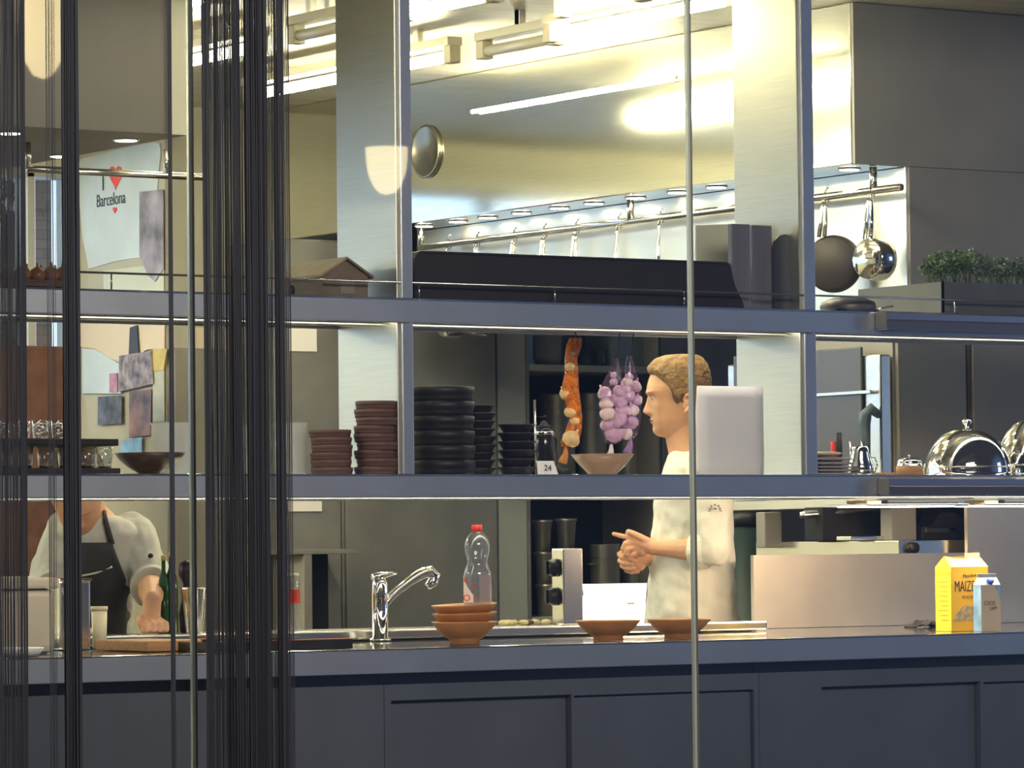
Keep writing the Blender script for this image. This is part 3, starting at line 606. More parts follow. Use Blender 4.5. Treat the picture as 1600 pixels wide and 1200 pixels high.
xsheet([(204,512),(215,508),(218,555),(202,560)],Xq-0.012,M_ink,'dark bottle shaped cutting pinned above the photographs')
xsheet([(187,556),(238,548),(240,600),(187,612)],Xq-0.015,mat('group_photo',(0.22,0.17,0.17),0.4,noise_amt=0.9,nscale=22),'dark group photograph pinned in the middle of the side wall')
xsheet([(240,545),(262,545),(256,578),(238,580)],Xq-0.010,mat('yellow_print',(0.55,0.42,0.12),0.5,noise_amt=0.3,nscale=12),'small yellow photograph right of the group photograph')
xsheet([(154,620),(191,618),(191,662),(154,664)],Xq-0.012,mat('dark_photo',(0.07,0.065,0.06),0.3,noise_amt=0.9,nscale=20),'dark framed photograph at the left of the side wall')
xsheet([(203,612),(238,608),(236,680),(203,684)],Xq-0.010,mat('brown_photo',(0.22,0.11,0.08),0.4,noise_amt=0.8,nscale=9),'brown photograph of a figure above the dark bowl')
xsheet([(172,584),(184,583),(184,612),(172,613)],Xq-0.013,mat('pink_photo',(0.42,0.20,0.30),0.5,noise_amt=0.5,nscale=14),'small pink photograph left of the group photograph')
xsheet([(240,580),(257,578),(257,658),(240,660)],Xq-0.006,mat('ruled_list',(0.48,0.50,0.46),0.7,noise_amt=0.1,nscale=30),'pale ruled list at the right of the side wall')
xsheet([(190,690),(222,683),(222,712),(190,716)],Xq-0.012,M_bluecard,'blue card low on the side wall above the dark bowl')
# brick pier seen between the curtains
a,b = fbox(-40,540,122,900,14.2,0.3); q = tag(MB().rbox(a,b,0.01).build('brick_pier', M_brick),'low red brick pier behind the glasses at the left','pier')
# ================================================================== THINGS ON THE MIDDLE SHELF
def onshelf(px, Yo): p = PY(px, 740, Ys+Yo); return Vector((p.x, Ys+Yo, Zm+0.0005))
def bowl_profile(r, h, foot=0.45, th=0.006, belly=0.0):
    fh = h*0.14
    return [(0,0.0),(r*foot,0.0),(r*foot*0.96,fh),(r*(foot+0.28+belly),fh+h*0.30),(r*(0.86+belly*0.5),h*0.75),(r,h),(r-th,h),(r*(0.82+belly*0.5)-th*0.3,h*0.76),(r*(foot+0.22),fh+h*0.36),(r*foot*0.7,fh+th),(0,fh+th)]
def dish_stack(px0, px1, ytop, n, Yo, m, labels, grp, name='clay_dish', jitter=0.004, flare=0.04, shape='dish', tierpx=None):
    c = onshelf((px0+px1)/2, Yo); s_ = S(c); r = (px1-px0)/2*s_; H = PY((px0+px1)/2, ytop, Ys+Yo).z - Zm; hh = H/n
    proto=None; rnd = random.Random(int(px0))
    for k in range(n):
        rr = 1.0 + rnd.uniform(-flare,0.0)
        p = Vector((c.x+rnd.uniform(-jitter,jitter), c.y+rnd.uniform(-jitter,jitter), Zm+0.0005+hh*k))
        if proto is None:
            mb = MB()
            if shape == 'dish': mb.lathe([(0,0),(r*0.955,0),(r*0.96,hh*0.25),(r*0.975,hh*0.48),(r,hh*0.54),(r,hh*0.97),(r-0.004,hh*0.995),(r-0.010,hh*0.93),(r*0.86,hh*0.4),(0,hh*0.35)],44,p)
            else: mb.lathe([(0,0),(r*0.70,0),(r*0.78,hh*0.3),(r*0.93,hh*0.75),(r,hh*0.85),(r,hh*0.98),(r-0.006,hh*0.99),(r*0.8,hh*0.5),(0,hh*0.4)],44,p)
            proto = mb.build(name, m); tag(proto,'', 'dish', grp); base = proto.location.copy(); off = base-p; q = proto
        else:
            q = proto.copy(); C.objects.link(q); q.location = p+off; q.scale = (rr,rr,1)
        q['label'] = labels(k,n)
ordn = ['bottom','second from the bottom','third from the bottom','fourth from the bottom','fifth from the bottom','sixth from the bottom','seventh from the bottom','eighth from the bottom','ninth from the bottom','tenth']
def lab(txt, what='clay dish'): return lambda k,n: ('top' if k==n-1 else ordn[k]) + ' ' + what + ' of the ' + txt
dish_stack(484,551,672,6,0.10,M_browncl,lab('low brown stack left of the column','brown dish'),'low stack of brown dishes')
dish_stack(554,621,627,9,0.065,M_browncl,lab('tall brown stack at the left column','brown dish'),'tall stack of brown dishes',flare=0.03)
dish_stack(640,743,605,6,0.09,M_blackcl,lab('widest black stack right of the column','large black dish'),'widest stack of black dishes',jitter=0.001,flare=0.01)
dish_stack(722,776,633,9,0.17,M_blackcl,lab('narrow tall black stack','black bowl'),'narrow tall stack of black bowls',flare=0.09,shape='bowl',jitter=0.005)
dish_stack(776,839,663,6,0.12,M_blackcl,lab('short black stack beside the grinder','black bowl'),'short stack of black bowls',flare=0.08,shape='bowl',jitter=0.004)
# dark wooden bowl
c = onshelf(234,0.13); s_=S(c); r=56*s_; h=PY(234,708,Ys+0.13).z-Zm
tag(MB().lathe([(x,z) for x,z in [(0,0),(r*0.30,0),(r*0.33,h*0.1),(r*0.62,h*0.38),(r*0.85,h*0.7),(r,h),(r-0.005,h),(r*0.8,h*0.7),(r*0.3,h*0.2),(0,h*0.18)]],48,c).build('wooden_bowl',M_darkwood),'wide dark wooden bowl in front of the frosted beakers','bowl')
# frosted plastic beakers
def tub(px0,px1,ytop,Yo,label):
    c=onshelf((px0+px1)/2,Yo); s_=S(c); r=(px1-px0)/2*s_; h=PY((px0+px1)/2,ytop,Ys+Yo).z-Zm
    o=MB().openlathe([(0.001,0.002),(r*0.84,0.0),(r*0.88,0.004),(r*0.98,h*0.96),(r*1.02,h*0.97),(r*1.02,h)],36,c).build('plastic_beaker',M_milky); return tag(o,label,'beaker','frosted plastic beakers')
tub(236,303,661,0.22,'frosted plastic beaker standing behind the dark wooden bowl'); tub(424,481,661,0.20,'frosted plastic beaker right of the wide thread curtain, beside the low brown stack'); tub(372,424,664,0.24,'frosted plastic beaker hidden behind the wide thread curtain')
# boards with glasses
bz0 = PY(90,739,Ys+0.08).z; X0 = PY(-60,730,Ys+0.05).x; X1 = PY(183,730,Ys+0.05).x
zb1 = Zm+0.017; o = tag(MB().rbox((X0,Ys+0.03,Zm+0.0005),(X1,Ys+0.24,zb1),0.003).build('serving_board',M_blackcl),'lower black board under the rows of glasses at the left','board','black boards carrying glasses')
zg = PY(90,697,Ys+0.08).z; zg2 = PY(90,686,Ys+0.08).z
o = tag(MB().rbox((X0,Ys+0.03,zg),(PY(180,690,Ys+0.05).x,Ys+0.24,zg2),0.003).build('serving_board',M_blackcl),'upper black board resting on the lower glasses at the left','board','black boards carrying glasses')
def glass_proto(p, r, h, label, grp):
    o = MB().openlathe([(0.001,0.008),(r*0.80,0.008),(r*0.84,0.0),(r*0.86,0.004),(r*0.97,h*0.5),(r,h),(r*0.94,h),(r*0.92,h*0.5),(r*0.78,0.012),(0.001,0.012)],24,p).build('drinking_glass',M_clear); tag(o,label,'glass',grp); o.location=p; 
    for v in o.data.vertices: pass
    return o
def glasses(z, top, pxs, rows, grp, word):
    proto=None; h=top-z-0.0005
    for j,Yo in enumerate(rows):
        for i,px in enumerate(pxs):
            pp = PY(px,700,Ys+Yo); p = Vector((pp.x,Ys+Yo,z+0.0003)); lb = '%s glass from the left in the %s row on the %s black board'%(['first','second','third','fourth','fifth','sixth'][i],['front','back'][j],word)
            if proto is None:
                r = 14*S(pp); mb=MB().openlathe([(0.001,0.008),(r*0.80,0.008),(r*0.84,0.0),(r*0.86,0.004),(r*0.97,h*0.5),(r,h),(r*0.94,h),(r*0.92,h*0.5),(r*0.78,0.012),(0.001,0.012)],24,p)
                proto = tag(mb.build('drinking_glass',M_clear),lb,'glass',grp); off = proto.location-p
            else:
                q = proto.copy(); C.objects.link(q); q.location = p+off; q['label']=lb
glasses(zb1, zg, (6,38,72,104,136,162)[0:6], (0.07,0.17), 'glasses on the lower board','lower')
glasses(zg2, PY(60,657,Ys+0.08).z, (4,34,64,94), (0.07,0.17), 'glasses on the upper board','upper')
# small clear glasses in the beakers' neighbourhood
for px,yt,lb in ((252,668,'clear wine glass in front of the left frosted beaker'),(277,672,'clear wine glass left of the glass joint in the frosted beaker group'),(410,676,'clear glass seen through the wide thread curtain')):
    c=onshelf(px,0.27); h=PY(px,yt,Ys+0.27).z-Zm; r=0.028
    tag(MB().openlathe([(0.001,0.001),(0.026,0.001),(0.025,0.004),(0.004,0.008),(0.0035,h*0.42),(0.018,h*0.52),(r,h*0.75),(r*0.85,h)],24,c).build('wine_glass',M_clear),lb,'glass')
# pepper grinder, thermometer, label card
c=onshelf(851,0.16); s_=S(c); r=15*s_; h=PY(851,664,Ys+0.16).z-Zm
t=thing('pepper_grinder','black jar like grinder behind the short black stack','grinder',c)
MB().lathe([(0,0),(r,0),(r,h*0.86),(r*0.8,h*0.9),(r*0.8,h*0.93),(0,h*0.93)],28,c).build('jar', mat('glossy_black',(0.02,0.02,0.025),0.12), t)
MB().lathe([(r*0.99,h*0.80),(r*1.06,h*0.81),(r*1.06,h*0.86),(r*0.99,h*0.87)],28,c).build('metal_ring', M_chrome, t)
MB().lathe([(0,h*0.93),(r*0.7,h*0.93),(r*0.75,h*0.98),(r*0.4,h*1.0),(r*0.3,h*1.06),(0,h*1.08)],20,c).build('lid', M_blackcl, t)
MB().tube([c+Vector((r,0,h*0.8)),c+Vector((r*1.5,0,h*0.72)),c+Vector((r*1.5,0,h*0.25)),c+Vector((r,0,h*0.15))],0.004,8).build('handle', M_black, t)
c2=onshelf(838,0.24); o=tag(MB().tube([c2,c2+Vector((-0.003,0,PY(836,625,Ys+0.24).z-Zm))],0.0035,8).build('thermometer',M_satin),'thin steel thermometer probe standing behind the grinder','thermometer')
a,b = fbox(839,720,871,736,Ys+0.05,0.001); cardt=thing('price_card','small white card with a handwritten number at the foot of the grinder','card',((a[0]+b[0])/2,Ys+0.05,Zm))
cardp=MB().prism([(a[0],Ys+0.045,Zm+0.001),(b[0],Ys+0.045,Zm+0.001),(b[0]-0.006,Ys+0.06,b[2]),(a[0]+0.006,Ys+0.06,b[2])],(0,0.0015,0)).build('card', M_white, cardt)
text('24',0.026,M_ink,cardp,((a[0]+b[0])/2,Ys+0.0505,(Zm+b[2])/2),(1,0,0),(0,0.5,1),shear=0.3)
c=onshelf(878,0.08); tag(MB().lathe([(0,0),(0.022,0),(0.026,0.012),(0.020,0.018),(0,0.018)],24,c).build('small_dish',M_black),'small black dish left of the tan bowl','dish')
# tan bowls
c=onshelf(942,0.12); s_=S(c); r=50*s_; h=PY(942,710,Ys+0.12).z-Zm
tag(MB().lathe([(0,0),(r*0.42,0),(r*0.46,h*0.1),(r*0.74,h*0.5),(r,h),(r-0.004,h*0.98),(r*0.7,h*0.5),(r*0.4,h*0.15),(0,h*0.13)],48,c).build('clay_bowl',M_tan),'tan glazed bowl below the purple garlic nets on the middle shelf','bowl')
# white paper bag
a,b=fbox(1092,604,1193,740,Ys+0.06,0.03); a=(a[0],a[1],Zm+0.0005)
bm_=MB(); x0,x1=a[0],b[0]; z0,z1=a[2],b[2]; n=14; rngs=[]
for k in range(9):
    zz=z0+(z1-z0)*k/8; ring=[]
    for (ux,uy) in [(i/6,0) for i in range(7)]+[(1,j/4) for j in range(1,5)]+[(1-i/6,1) for i in range(1,7)]+[(0,1-j/4) for j in range(1,4)]:
        w_=0.026*(1-0.7*(k/8)**2); bul=0.006*math.sin(ux*math.pi)*(1 if uy==0 else 0)+0.003*noise.noise(Vector((ux*4,uy,zz*9)))
        ring.append((x0+(x1-x0)*ux, Ys+0.06+0.0+w_*uy-bul, zz))
    rngs.append(ring)
bm_.rings(rngs,smooth=True)
t=thing('paper_bag','tall plain white paper bag standing on the middle shelf in front of the cook\'s neck','bag',((x0+x1)/2,Ys+0.06,z0))
bm_.build('bag_body', M_white, t)
MB().box((x0+0.001,Ys+0.0605,z1-0.0004),(x1-0.001,Ys+0.067,z1+0.0012)).build('folded_top', M_white, t)
# towels
c0=PY(1274,740,Ys+0.06).x; c1=PY(1336,740,Ys+0.06).x; zt=[0,0.010,0.020,0.030,0.042,0.056,0.072]
for k in range(6):
    x0,x1=c0+0.003*k,c1-0.004*k-(0.035 if k==5 else 0); z0=Zm+0.001+zt[k]; hh=zt[k+1]-zt[k]-0.0008; mb=MB(); rg=[]
    for i in range(15):
        f=i/14; x=x0+(x1-x0)*f; sag=0.0025*math.sin(f*5+k)*(1 if k>2 else .3)*0; e=math.sqrt(max(0.02,1-abs(2*f-1)**6)); ring=[]
        for j in range(10):
            a_=2*math.pi*j/10; ring.append((x,Ys+0.13+0.085*math.copysign(abs(math.cos(a_))**0.5,math.cos(a_)),z0+hh/2+hh/2*e*math.copysign(abs(math.sin(a_))**0.7,math.sin(a_))+sag))
        rg.append(ring)
    mb.rings(rg); tag(mb.build('folded_towel',M_cloth if k!=5 else mat('cream_linen',(0.62,0.50,0.40),0.9,bump=0.3,bscale=80)),['bottom','second','third','fourth','fifth','top cream'][k]+' folded cloth in the towel pile beside the right column','towel','folded cloths')
# steel jug with utensils
c=onshelf(1345,0.13); s_=S(c); r=22*s_; h=PY(1335,698,Ys+0.13).z-Zm
t=thing('steel_jug','small polished steel jug with a ring handle leaning right of the towels','jug',c)
MB().lathe([(0,0),(r*0.75,0),(r*0.95,h*0.1),(r*0.9,h*0.35),(r*0.62,h*0.8),(r*0.66,h),(r*0.6,h),(r*0.55,h*0.8),(0,h*0.3)],32,c).build('body',M_chrome,t)
MB().tube([c+Vector((r*0.7,0,h*0.65)),c+Vector((r*1.3,0,h*0.62)),c+Vector((r*1.5,0,h*0.35)),c+Vector((r*1.2,0,h*0.12)),c+Vector((r*0.85,0,h*0.1))],0.0035,8).build('handle',M_chrome,t)
def util(px,ytop,Yo,rad,m,label,name,zoff=0.0):
    c_=onshelf(px,Yo); o=MB().tube([c_+Vector((0,0,0.002)),c_+Vector((0.002,0,(PY(px,ytop,Ys+Yo).z-Zm)*0.6)),c_+Vector((0,0,PY(px,ytop,Ys+Yo).z-Zm))],[rad*0.6,rad,rad*0.9],12).build(name,m); tag(o,label,'utensil')
util(1311,676,0.22,0.010,M_black,'black rounded utensil handle behind the towels','black_utensil')
util(1303,690,0.24,0.010,M_red,'red utensil handle behind the towels','red_utensil')
util(1347,690,0.24,0.0025,M_satin,'thin steel skewer left of the oven handle','skewer'); util(1329,690,0.25,0.003,M_satin,'short steel rod behind the jug','skewer')
# wooden boards and small cloches
def cloche(c, r, h, label, grp, handle=True, board=None):
    t=thing('cloche',label,'cloche',c,grp)
    pr=[(r,0)]+[(r*math.cos(a)**0.9,0.012+(h-0.012)*math.sin(a)) for a in [math.radians(x) for x in range(0,91,6)]]; pr[-1]=(0.0005,pr[-1][1])
    MB().lathe([(r*1.02,0.0),(r*1.02,0.003)]+pr,64,c).build('dome',M_chrome,t)
    z=c.z+h; k=r*0.10
    MB().lathe([(k*0.5,-0.001),(k*0.45,k*0.6),(k*1.1,k*1.1),(k*1.2,k*1.6),(k*0.7,k*2.1),(0.0003,k*2.2)],20,(c.x,c.y,z)).build('knob',M_chrome,t)
    if r>0.08: MB().lathe([(r*0.995,h*0.17),(r*1.012,h*0.175),(r*1.012,h*0.195),(r*0.985,h*0.20)],64,c).build('rim_band',M_satin,t)
c=onshelf(1421,0.12); r=20*S(c); zb=PY(1421,729,Ys+0.12).z
tag(MB().lathe([(0,0),(r*1.05,0),(r*1.05,zb-Zm),(0,zb-Zm)],32,c).build('wooden_board',M_wood),'small round wooden board under the small cloche','board','small wooden boards')
cloche(Vector((c.x,c.y,zb+0.0005)),r*0.97,PY(1421,715,Ys+0.12).z-zb,'small cloche on the wooden board left of the big cloche','small cloches')
c=onshelf(1460,0.24); r=18*S(c)
tag(MB().lathe([(0,0),(r*1.05,0),(r*1.05,zb-Zm-0.004),(0,zb-Zm-0.004)],32,c).build('wooden_board',M_wood),'small round wooden board half hidden behind the big cloche','board','small wooden boards')
cloche(Vector((c.x,c.y,zb-0.0035)),r*0.97,0.02,'second small cloche, half hidden behind the big cloche','small cloches')
c=onshelf(1375,0.22); tag(MB().rbox((c.x-0.05,c.y-0.04,Zm+0.0005),(c.x+0.06,c.y+0.05,Zm+0.012),0.003).build('wooden_board',M_wood),'low flat wooden board right of the steel jug','board','small wooden boards')
c=onshelf(1512,0.15); cloche(c,67*S(c),PY(1512,669,Ys+0.15).z-Zm,'large polished dome cloche behind the middle shelf edge, fully visible','large cloches')
c=onshelf(1620,0.17); cloche(c,66*S(c),PY(1600,650,Ys+0.17).z-Zm,'large polished dome cloche cut by the right picture edge','large cloches')
# ================================================================== THINGS ON THE UPPER SHELF
def ontop(px, Yo): p = PY(px, 470, Ys+Yo); return Vector((p.x, Ys+Yo, Zt+0.002))
# gabled house-shaped box
a=ontop(455,0.06); b=ontop(566,0.06); hx0=a.x; 
def H(px,py,Yo=0.06): return PY(px,py,Ys+Yo)
hs=thing('bird_house','small brown gabled house box on the upper shelf left of the column','box',(H(510,460).x,Ys+0.15,Zt))
xg0=H(500,460).x; xg1=H(572,460).x; zw=H(535,428).z; zr_=H(535,404).z; z0=Zt+0.002; dy=0.24; M_card=mat('brown_card',(0.16,0.12,0.085),0.7,noise_amt=0.2,nscale=12); M_cardl=mat('ochre_card_roof',(0.34,0.27,0.15),0.6,noise_amt=0.12,nscale=14)
xm_=(xg0+xg1)/2; y0_=Ys+0.05
MB().prism([(xg0,y0_,z0),(xg1,y0_,z0),(xg1,y0_,zw),(xm_,y0_,zr_-0.004),(xg0,y0_,zw)],(0,dy,0)).build('walls',M_card,hs)
MB().prism([(xg0-0.012,y0_-0.012,zw-0.012),(xg0-0.012,y0_-0.012,zw-0.005),(xm_,y0_-0.012,zr_+0.004),(xm_,y0_-0.012,zr_-0.003)],(0,dy+0.02,0)).build('roof_slope',M_cardl,hs)
MB().prism([(xg1+0.012,y0_-0.012,zw-0.012),(xg1+0.012,y0_-0.012,zw-0.005),(xm_,y0_-0.012,zr_+0.004),(xm_,y0_-0.012,zr_-0.003)],(0,dy+0.02,0)).build('roof_slope',M_card,hs)
MB().box((xm_-0.015,y0_-0.002,z0+0.01),(xm_+0.03,y0_,z0+0.04)).build('window_print',mat('pale_print',(0.22,0.21,0.17),0.6),hs)
MB().tube([(xg0-0.0015,y0_+0.16,z0+0.025),(xg0+0.001,y0_+0.16,z0+0.025)],0.016,20).build('round_opening',M_void,hs)
# dark slanted lid leaning next to it
tag(MB().prism([tuple(ontop(573,0.18)),tuple(ontop(612,0.18)),tuple(H(612,420,0.18)),tuple(H(598,416,0.18)),tuple(H(575,428,0.18))],(0,0.09,0)).build('dark_box',M_card),'dark brown slanted box between the little house and the left column','box')
# long black trough
x0=PY(648,440,Ys+0.05).x; x1=PY(1140,440,Ys+0.05).x; x1b=PY(1163,470,Ys+0.05).x; ztp=PY(900,401,Ys+0.05).z
t=thing('storage_trough','very long black trough box behind the guard rail on the upper shelf','box',((x0+x1)/2,Ys+0.16,Zt))
n=8; prof=[(x0+0.0,Ys+0.05)]
rg=[]
for zz,xo,xi in ((Zt+0.002,x0,x1b),(Zt+0.02,x0-0.002,x1b-0.004),((Zt+ztp)/2,x0,x1+0.02),(ztp-0.02,x0+0.003,x1+0.006),(ztp-0.004,x0+0.010,x1+0.001),(ztp,x0+0.022,x1-0.01)):
    rg.append([(xo,Ys+0.05,zz),(xi,Ys+0.05,zz),(xi,Ys+0.27,zz),(xo,Ys+0.27,zz)])
MB().rings(rg,smooth=False).build('body',mat('matt_black_box',(0.022,0.018,0.02),0.55,noise_amt=0.1,nscale=5),t)
MB().rbox((x0+0.03,Ys+0.045,ztp-0.006),(x1-0.012,Ys+0.052,ztp+0.001),0.002).build('top_lip',mat('matt_black_box2',(0.028,0.024,0.026),0.4),t)
# standing boards at the right column
for (p0,p1,yt,Yo,m,lb) in ((1144,1173,350,0.20,mat('grey_violet_board',(0.20,0.19,0.215),0.4,0.3,noise_amt=0.15,nscale=5,stretch=(10,1,0.4)),'grey standing board left of its twin beside the right column'),(1175,1207,352,0.22,MATS['grey_violet_board'],'grey standing board nearest the dark rounded tray')):
    a,b=fbox(p0,yt,p1,485,Ys+Yo-0.14,0.02); tag(MB().rbox((a[0],a[1],Zt+0.002),b,0.003).build('standing_board',m),lb,'board','grey boards standing on the upper shelf')
rg=[]; a=ontop(1211,0.06); b=ontop(1246,0.06); zt_=PY(1228,366,Ys+0.06).z; w_=b.x-a.x
pts=[(a.x,Ys+0.06,Zt+0.002),(b.x,Ys+0.06,Zt+0.002)]+[((a.x+b.x)/2+w_/2*math.cos(q_),Ys+0.06,zt_-w_*0.5+w_*0.5*math.sin(q_)) for q_ in [math.radians(d) for d in range(0,181,15)]]
tag(MB().prism(pts,(0,0.012,0)).build('round_tray',mat('dark_grey_tray',(0.07,0.075,0.085),0.4,0.4)),'dark round topped tray leaning at the right column','tray')
tag(MB().prism([tuple(v) for v in (ontop(1088,0.30),ontop(1150,0.30),H(1150,350,0.30),H(1088,352,0.30))],(0,0.006,0)).build('pale_panel',mat('pale_green_enamel',(0.55,0.56,0.44),0.4)),'pale green upright sheet behind the long black trough','panel')
# grey gadget right of the column
c=ontop(1325,0.14)
t=thing('grey_pan','low grey pan with a flat base between the column and the herb trough','pan',c)
MB().lathe([(0,0.0),(0.075,0),(0.085,0.02),(0.08,0.035),(0.05,0.048),(0,0.05)],32,c).build('body',mat('grey_enamel',(0.14,0.135,0.15),0.4,0.3),t)
MB().rbox((c.x-0.09,c.y-0.06,c.z),(c.x+0.07,c.y-0.03,c.z+0.012),0.003).build('base',M_black,t); MB().tube([c+Vector((0.07,-0.05,0.015)),c+Vector((0.13,-0.05,0.024))],0.003,8).build('handle',M_chrome,t)
# herb trough
Yt0=Ys+0.05; xa=PY(1473,465,Yt0).x; za=PY(1500,441,Yt0).z
t=thing('herb_trough','dark grey planter trough with green herbs at the right end of the upper shelf','planter',(xa+0.3,Ys+0.2,Zt)); M_tr=mat('grey_zinc',(0.15,0.15,0.14),0.5,0.4,noise_amt=0.12,nscale=6)
mb=MB(); X2=XR+0.2; mb.box((xa,Yt0,Zt+0.002),(X2,Yt0+0.006,za)); mb.box((xa,Yt0+0.40,Zt+0.002),(X2,Yt0+0.406,za)); mb.box((xa,Yt0,Zt+0.002),(xa+0.006,Yt0+0.4,za)); mb.box((xa,Yt0,Zt+0.002),(X2,Yt0+0.4,Zt+0.008)); mb.build('trough',M_tr,t)
MB().box((xa+0.007,Yt0+0.008,Zt+0.02),(X2-0.01,Yt0+0.398,za-0.015)).build('soil',M_void,t)
rnd=random.Random(3)
hb_spots=[(1452,415,0.32),(1470,405,0.28),(1478,418,0.15),(1492,404,0.24),(1500,410,0.12),(1512,404,0.22),(1528,408,0.3),(1540,414,0.12),(1550,412,0.2),(1562,412,0.26),(1575,414,0.12),(1588,416,0.2),(1600,420,0.15),(1618,414,0.2)]
for i,(px,py,Yo) in enumerate(hb_spots):
    base=PY(px,py,Yt0+Yo); bz=za-0.016; c=Vector((max(base.x,xa+0.03),Yt0+Yo,bz))
    tt=thing('herb_plant','%s curly green herb clump from the left in the trough'%['first','second','third','fourth','fifth','sixth','seventh','eighth','ninth','tenth','eleventh','twelfth','thirteenth','fourteenth'][i],'plant',c,'herb clumps in the trough')
    st=MB(); lf=MB()
    for k in range(10):
        tip=c+Vector((rnd.uniform(-0.03,0.03),rnd.uniform(-0.03,0.03),max(0.03,(base.z-bz))*rnd.uniform(0.7,1.15))); st.tube([c,(c+tip)/2+Vector((rnd.uniform(-.005,.005),0,0)),tip],0.0012,5)
        random.seed(i*50+k); leafball(lf,tip,0.019,34,0.010,0.8)
    st.build('stems',M_leaf,tt); lf.build('leaves',[M_leaf, mat('grey_herb_leaf',(0.13,0.17,0.13),0.6,noise_amt=0.4,nscale=20)][i>=7],tt)
# onion/bread crate at far left
t=thing('produce_crate','dark crate of brown bulbs at the left end of the upper shelf','crate',(PY(50,440,Ys+0.1).x,Ys+0.15,Zt)); a,b=fbox(-40,436,106,455,Ys+0.06,0.22); a=(a[0],a[1],Zt+0.002)
mb=MB(); mb.box(a,(b[0],a[1]+0.008,b[2])); mb.box((a[0],b[1]-0.008,a[2]),b); mb.box((b[0]-0.008,a[1],a[2]),b); mb.box(a,(a[0]+0.008,b[1],b[2])); mb.box(a,(b[0],b[1],a[2]+0.006)); mb.build('crate',M_darkwood,t)
protoO=None; rnd=random.Random(5); k=0
for i,px in enumerate((-12,12,36,58,80,98)):
    for j,Yo in enumerate((0.11,0.2)):
        p=PY(px+j*6,430,Ys+Yo); p=Vector((p.x,Ys+Yo,Zt+0.018+rnd.uniform(0,0.004))); lb='%s brown onion from the left in the %s row of the crate'%(['first','second','third','fourth','fifth','sixth'][i],['front','back'][j])
        if protoO is None:
            protoO=tag(MB().lathe([(0,0.0),(0.012,0.002),(0.022,0.014),(0.023,0.026),(0.014,0.038),(0.004,0.044),(0.0025,0.055),(0,0.056)],20,p).build('onion',mat('onion_skin',(0.22,0.10,0.05),0.4,noise_amt=0.3,nscale=20)),lb,'onion','brown onions in the crate'); off=protoO.location-p
        else: q=protoO.copy(); C.objects.link(q); q.location=p+off; q['label']=lb
# ================================================================== PANS ON THE RAIL
def hook(mb,y,x):
    mb.tube([(x-0.012,y-0.03,zr+0.028),(x-0.010,y-0.018,zr+0.020),(x-0.004,y-0.004,zr+0.015),(x+0.0,y,zr+0.014),(x+0.012,y,zr+0.010),(x+0.016,y,zr-0.004),(x+0.010,y,zr-0.02)],0.0028,8); mb.ball((x-0.012,y-0.032,zr+0.030),0.006,10,7)
def hanging_pan(px, label, L=0.17, R=0.085, depth=0.09, m=M_chrome, two=True, black=False, grp='pans hanging from the rail', rot=0.0):
    y=PX(px,360,Xrail).y; x=Xrail; t=thing('saucepan',label,'pan',(x,y,zr-0.02),grp)
    hk=MB(); hook(hk,y,x); hk.build('hook',M_chrome,t)
    z0=zr-0.012
    for dy in ((-0.010,0.012) if two else (0.0,)):
        MB().tube([(x-0.004,y+dy*0.4,z0),(x-0.006,y+dy*0.8,z0-0.03),(x-0.010,y+dy*1.2,z0-L*0.6),(x-0.016,y+dy*1.4,z0-L)],[0.004,0.007,0.009,0.007],10).build('handle',m if not black else M_satin,t)
    # pan body: axis along x, bottom to the left
    cz=z0-L-R*0.93; mb=MB(); prof=[(0.0005,-depth),(R*0.86,-depth),(R*0.94,-depth+0.008),(R,-depth*0.3),(R*1.0,0),(R*0.97,0),(R*0.95,-depth*0.3),(R*0.85,-depth+0.012),(0.0005,-depth+0.012)]
    mb.lathe(prof,44); M3=Matrix.Rotation(rot,3,'Z')@Matrix.Rotation(math.pi/2,3,'Y')
    mb.v=[M3@v+Vector((x+0.035,y,cz)) for v in mb.v]
    mb.build('pan_body',[m] if not black else [mat('black_pan_iron',(0.045,0.038,0.036),0.5,0.3)],t)
    return t
labs=['pan with handles behind the black trough, farthest along the rail','second farthest pan on the rail','third farthest pan on the rail, behind the black trough','fourth farthest pan on the rail, behind the black trough','fifth farthest pan on the rail with bright handles','pan left of the rail\'s middle hanger','pan right of the rail\'s middle hanger']
for px,lb,two in zip((700,745,803,850,900,966,1032),labs,(1,1,1,1,1,0,0)): hanging_pan(px,lb,two=bool(two),L=0.205,R=0.078,depth=0.06)
t=hanging_pan(1290,'black based pan hanging beside the right column, its dark bottom facing the viewer',L=0.125,R=0.098,depth=0.05,black=True,rot=math.radians(38))
hanging_pan(1362,'polished steel pan hanging at the front end of the rail',L=0.150,R=0.072,depth=0.07,rot=math.radians(12))
# disc on the hood face
dc=PX(668,237,Xh); R_=42*S(dc); mb=MB(); mb.lathe([(0,0),(R_,0),(R_,0.008),(R_*0.93,0.014),(R_*0.88,0.010),(0,0.010)],48); mb.v=[Matrix.Rotation(-math.pi/2,3,'Y')@v+Vector((Xh-0.001,dc.y,dc.z)) for v in mb.v]
t=thing('round_vent','round brownish steel disc fixed on the hood face right of the left column','disc',(Xh-0.001,dc.y,dc.z)); mb.build('disc',mat('bronze_steel',(0.26,0.24,0.18),0.25,0.9),t)
